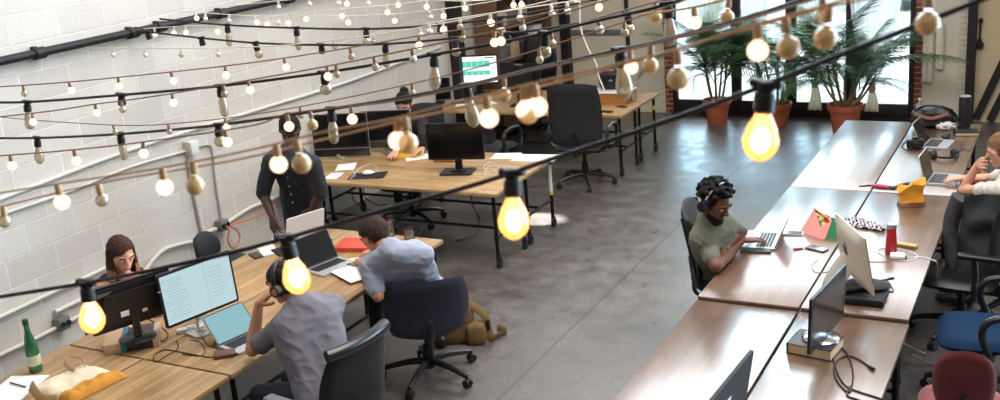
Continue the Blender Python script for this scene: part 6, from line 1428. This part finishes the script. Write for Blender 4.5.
MESH = {
 'l': (MB().lathe(prof_globe(0.0205, -0.024), 20).mesh('globe', ['bulb_lit']), None),
 'u': (MB().lathe(prof_globe(0.0225, -0.03), 20).mesh('globe', ['bulb_frost']), None),
 'p': (MB().lathe(prof_globe(0.0185, -0.024), 20).mesh('globe', ['bulb_pale']), None),
 'c': (MB().lathe(prof_globe(0.019, -0.024), 20).mesh('globe', ['bulb_clear']), me_fil(-0.03, -0.06, 0.006)),
 'e': (MB().lathe(prof_st(0.03, -0.05, 0.115), 22).mesh('globe', ['bulb_clear']), me_fil(-0.05, -0.14, 0.011)),
 't': (MB().lathe(prof_tube(0.022, -0.05, 0.105), 22).mesh('globe', ['bulb_clear']), me_fil(-0.05, -0.13, 0.01)),
 'r': (MB().lathe(prof_globe(0.03, -0.045), 22).mesh('globe', ['bulb_clear']), me_fil(-0.05, -0.09, 0.009)),
 'E': (MB().lathe(prof_st(0.038, -0.045, 0.112), 22).mesh('globe', ['bulb_amber']), MB().ell((0, 0, -0.112), (0.0205, 0.0205, 0.027), n=16).mesh('core', ['bulb_core'])),
}
def string(label, col, path, bulbs, r=0.003, big=False, seed=0, ks=1.0, group='light strings across the room'):
    """path: (pixel x, pixel y, distance); bulbs: {pixel x: kind}"""
    rnd = random.Random(seed + 11)
    t = thing('string_light', label, 'string light', (0, 0, 0), 0, group)
    pts = [PD(*p) for p in path]; sp_ = smooth_pts(pts, 10)
    obj('cord', MB().tube(sp_, r, 12 if pts[0].length < 5 else 8), {'black': 'cord_black', 'brown': 'cord_brown', 'tan': 'cord_tan', 'white': 'cord_white'}[col], t)
    px = []
    for q in sp_:
        v = q - CAM; d = v.dot(CF); px.append(500 + FPX * v.dot(CR) / d)
    for bx_, kind in bulbs:
        for i in range(len(px) - 1):
            if (px[i] - bx_) * (px[i + 1] - bx_) <= 0 and px[i] != px[i + 1]:
                f = (bx_ - px[i]) / (px[i + 1] - px[i]); p = sp_[i].lerp(sp_[i + 1], f); dr = sp_[i + 1] - sp_[i]; break
        else: continue
        isb = kind in 'erEtb' and big
        tilt = (rnd.uniform(-.14, .14), rnd.uniform(-.14, .14), math.atan2(dr.y, dr.x))
        s = link('socket', SB if isb else SS.get(col, SS['brown']), t, p - V((0, 0, 0.004)), tilt); s.scale = (ks,) * 3
        if kind == 'b': continue
        g, f = MESH[kind]
        b = link('bulb', g, s)
        if f: link('bulb_filament', f, s)
S = string
S('thick black cable with four glowing filament bulbs strung lowest and nearest', 'black', [(-40, 303, 3.4), (86, 283, 3.15), (162, 268, 3.0), (250, 248, 2.9), (370, 214, 2.7), (425, 199, 2.65), (490, 180, 2.55), (549, 160, 2.45), (640, 130, 2.35), (750, 91, 2.2), (825, 61, 2.1), (905, 30, 2.05), (1010, -12, 1.95)],
  [(86, 'E'), (286, 'E'), (512, 'E'), (766, 'E')], 0.006, True, 1)
S('black cable with clear teardrop bulbs running from the junction box side up past the palms', 'black', [(-30, 138, 8.0), (37, 138, 7.7), (120, 134, 7.0), (218, 125, 6.2), (330, 109, 5.5), (395, 99, 5.1), (473, 84, 4.7), (530, 70, 4.4), (615, 51, 4.1), (660, 41, 3.9), (750, 17, 3.6), (820, -6, 3.4)],
  [(37, 'e'), (120, 't'), (218, 'r'), (331, 't'), (466, 'e'), (620, 'e')], 0.0085, True, 2, 1.15)
S('black cable with clear bulbs passing just under the dark far column', 'black', [(-30, 102, 7.0), (27, 102, 6.8), (121, 95, 6.4), (220, 86, 6.0), (325, 72.5, 5.8), (434, 54.5, 5.5), (500, 42.5, 5.3), (545, 33, 5.2), (600, 20, 5.0), (653, 8, 4.8), (700, -6, 4.7)],
  [(27, 't'), (121, 'b'), (220, 't'), (324, 'r'), (434, 'e'), (545, 'r'), (668, 'e')], 0.008, True, 3, 1.1)
S('black cable with clear bulbs tied to the wall pipe at its bracket', 'black', [(104, 29, 10.0), (147, 32, 9.8), (201, 38, 9.4), (257, 43, 9.0), (321, 45, 8.6), (385, 44, 8.2), (462, 37.5, 7.8), (545, 29, 7.2), (629, 13, 6.7), (653, 8, 6.6), (700, -8, 6.3)],
  [(147, 'b'), (201, 'b'), (255, 'r'), (321, 'b'), (385, 't'), (455, 'r'), (507, 'b'), (628, 'r')], 0.009, True, 4, 1.2)
S('black cable with clear bulbs leaving the wall pipe highest and crossing the dark column', 'black', [(160, 19, 9.9), (227, 25, 9.5), (296, 28, 9.1), (366, 29, 8.7), (439, 25, 8.3), (512, 16, 8.0), (560, 7, 7.8), (620, -6, 7.6)],
  [(227, 't'), (296, 't'), (366, 'r'), (440, 'b'), (500, 'r')], 0.009, True, 5, 1.2)
S('thin brown cord with small lit globes starting beside the wall below the black pipe', 'brown', [(-20, 88, 6.2), (69, 82, 6.1), (171, 72, 6.0), (225, 66, 5.9), (285, 58, 5.8), (348, 48, 5.7), (412, 37, 5.6), (470, 28, 5.5), (560, 10, 5.3), (600, -4, 5.2)],
  [(23, 'c'), (69, 'l'), (118, 'l'), (171, 'l'), (225, 'l'), (284, 'l'), (350, 'c'), (419, 'l'), (463, 'c'), (523, 'p')], 0.0035, seed=6, ks=0.98)
S('thin brown cord with mixed lit and clear globes meeting the teardrop cable', 'brown', [(-20, 119, 6.0), (51, 111, 5.9), (96, 104, 5.8), (121, 101, 5.7), (172, 93.5, 5.5), (250, 80, 5.2), (328, 66, 5.0), (412, 49, 4.8), (500, 30, 4.6), (560, 14, 4.4), (620, -4, 4.2)],
  [(32, 'l'), (95, 'l'), (121, 'c'), (172, 'l'), (223, 'c'), (248, 'l'), (327, 'l'), (336, 'c'), (374, 'c'), (412, 'p'), (501, 'l'), (494, 'l')], 0.0035, seed=7, ks=0.95)
S('brown cord with lit globes passing over the head of the standing man', 'brown', [(-20, 157, 4.6), (10, 155, 4.5), (72, 150, 4.4), (143, 142, 4.3), (250, 126, 4.1), (287, 114, 4.0), (353, 106, 3.9), (395, 101, 3.7), (470, 86, 3.4), (530, 71, 3.2), (615, 53, 2.9), (675, 38, 2.7), (750, 19, 2.5), (830, -6, 2.3)],
  [(10, 'l'), (74, 'l'), (143, 'l'), (225, 'l'), (287, 'l'), (310, 'u'), (351, 'l'), (504, 'u'), (630, 'l'), (651, 'u'), (823, 'c')], 0.003, seed=8, ks=0.92)
S('tan cord with large lit globes crossing in front of the standing man', 'tan', [(-20, 196, 3.0), (57, 184, 2.8), (160, 168, 2.6), (250, 150, 2.5), (320, 133, 2.4), (392, 119, 2.3), (450, 104, 2.25), (530, 84, 2.2), (570, 75, 2.15), (675, 50, 2.1), (750, 26, 2.05), (830, 4, 2.0), (870, -10, 1.95)],
  [(57, 'l'), (162, 'l'), (193, 'u'), (276, 'l'), (296, 'u'), (398, 'l'), (405, 'u'), (486, 'l'), (523, 'l'), (534, 'l'), (527, 'u'), (677, 'u'), (758, 'l'), (785, 'u')], 0.0026, seed=9)
S('second tan cord just below the first, its few globes unlit', 'tan', [(-20, 212, 3.4), (0, 207, 3.3), (100, 183, 3.0), (190, 168, 2.75), (250, 157, 2.6), (325, 139, 2.5), (392, 123, 2.4), (462, 107, 2.35), (530, 89, 2.3), (600, 71, 2.25), (707, 40, 2.15), (780, 20, 2.1), (850, 2, 2.0), (925, -8, 1.95), (1010, -22, 1.9)],
  [(3, 'c'), (98, 'c'), (829, 'u'), (929, 'u')], 0.0026, seed=10)
S('thin brown cord with clear bulbs hugging the teardrop cable at the wall', 'brown', [(-20, 114, 7.2), (20, 119, 7.0), (112, 125, 6.6), (168, 124, 6.4), (250, 115, 6.0), (340, 99, 5.6), (440, 77, 5.2), (520, 55, 4.9), (600, 30, 4.6), (680, 2, 4.4), (705, -8, 4.3)],
  [(30, 'c'), (113, 'c'), (168, 'c'), (225, 'l'), (300, 'c'), (412, 'c'), (539, 'c'), (624, 'c')], 0.003, seed=12, ks=0.95)
S('thin white cord with clear globes hanging just below the wall pipe', 'white', [(20, 42, 9.6), (80, 48, 9.4), (250, 47, 8.9), (350, 38, 8.5), (450, 22, 8.0), (540, 3, 7.7), (560, -4, 7.6)],
  [(32, 'c'), (113, 'p'), (145, 'p'), (181, 'c'), (218, 'p'), (334, 'c'), (374, 'c'), (419, 'p'), (490, 'p')], 0.004, seed=13, ks=1.15)
S('white cord with lit globes close along the lower side of the wall pipe', 'white', [(95, 30, 10.1), (124, 30, 10.0), (185, 26, 9.8), (220, 25, 9.7), (300, 13, 9.3), (400, 4, 8.9), (460, -5, 8.6)],
  [(124, 'l'), (134, 'p'), (154, 'l'), (174, 'l'), (185, 'l'), (217, 'l'), (267, 'l'), (305, 'l'), (341, 'l'), (386, 'l')], 0.004, seed=14, ks=1.15)
S('white cord with lit globes starting at the pipe bracket above the others', 'white', [(178, 12, 9.9), (195, 12, 9.85), (255, 16, 9.6), (345, 16, 9.2), (394, 14, 9.0), (442, 9, 8.7), (495, 1, 8.4), (530, -8, 8.2)],
  [(195, 'l'), (205, 'p'), (229, 'p'), (255, 'l'), (277, 'p'), (288, 'l'), (347, 'l'), (394, 'l'), (429, 'p'), (442, 'l')], 0.004, seed=15, ks=1.15)
S('topmost white cord with lit globes along the frame edge near the dark column', 'white', [(230, 6, 9.8), (308, -2, 9.4), (346, -3, 9.2), (397, -2, 9.0), (464, 1, 8.6), (520, -3, 8.3), (590, -9, 8.0)],
  [(278, 'p'), (308, 'p'), (339, 'p'), (346, 'l'), (367, 'p'), (397, 'l'), (427, 'l'), (464, 'l'), (513, 'l'), (521, 'l'), (575, 'l')], 0.004, seed=16, ks=1.15)
S('white cord with pale globes between the dark column and the thin black post', 'white', [(425, 24, 7.8), (460, 18, 7.5), (500, 12, 7.2), (560, 3, 7.0), (610, -4, 6.8)],
  [(429, 'p'), (442, 'l'), (460, 'c'), (490, 'l'), (520, 'p'), (551, 'p'), (567, 'p'), (600, 'l')], 0.0045, seed=17, ks=1.25)
S('brown cord with pale clear bulbs reaching up toward the glazed doors', 'brown', [(520, 40, 5.6), (560, 30, 5.4), (598, 18, 5.2), (655, 2, 5.0), (700, -8, 4.8)],
  [(551, 'c'), (598, 'p'), (655, 'u')], 0.004, seed=18, ks=1.2)
S('brown cord with lit globes in front of the upper palm leaves', 'tan', [(640, 15, 4.0), (695, 7, 3.8), (730, -2, 3.7), (760, -10, 3.6)],
  [(694, 'l'), (729, 'u')], 0.004, seed=19, ks=1.1)
# white drop cord
tag(obj('drop_cord', MB().tube(smooth_pts([PD(580, -8, 6), PD(580, 24, 6), PD(586, 45, 6), PD(596, 64, 6), PD(598, 75, 6), PD(604, 90, 6.0)], 6), 0.006, 6), 'cord_white'), 'loose white cord dangling beside the thin black post', 'cord')

# ------------------------------------------------------------------ bring the room to real size
for o in list(sc.objects):
    if o.parent is None and o.type in ('MESH', 'EMPTY'):
        o.location = o.location * SCL; o.scale = tuple(v * SCL for v in o.scale)
    elif o.type == 'LIGHT':
        o.location = o.location * SCL; o.data.energy *= SCL * SCL
        if o.data.type == 'AREA': o.data.size *= SCL; o.data.size_y *= SCL
co.location = co.location * SCL
cam.dof.focus_distance *= SCL; cam.dof.aperture_fstop /= 1.0
bpy.context.view_layer.update()
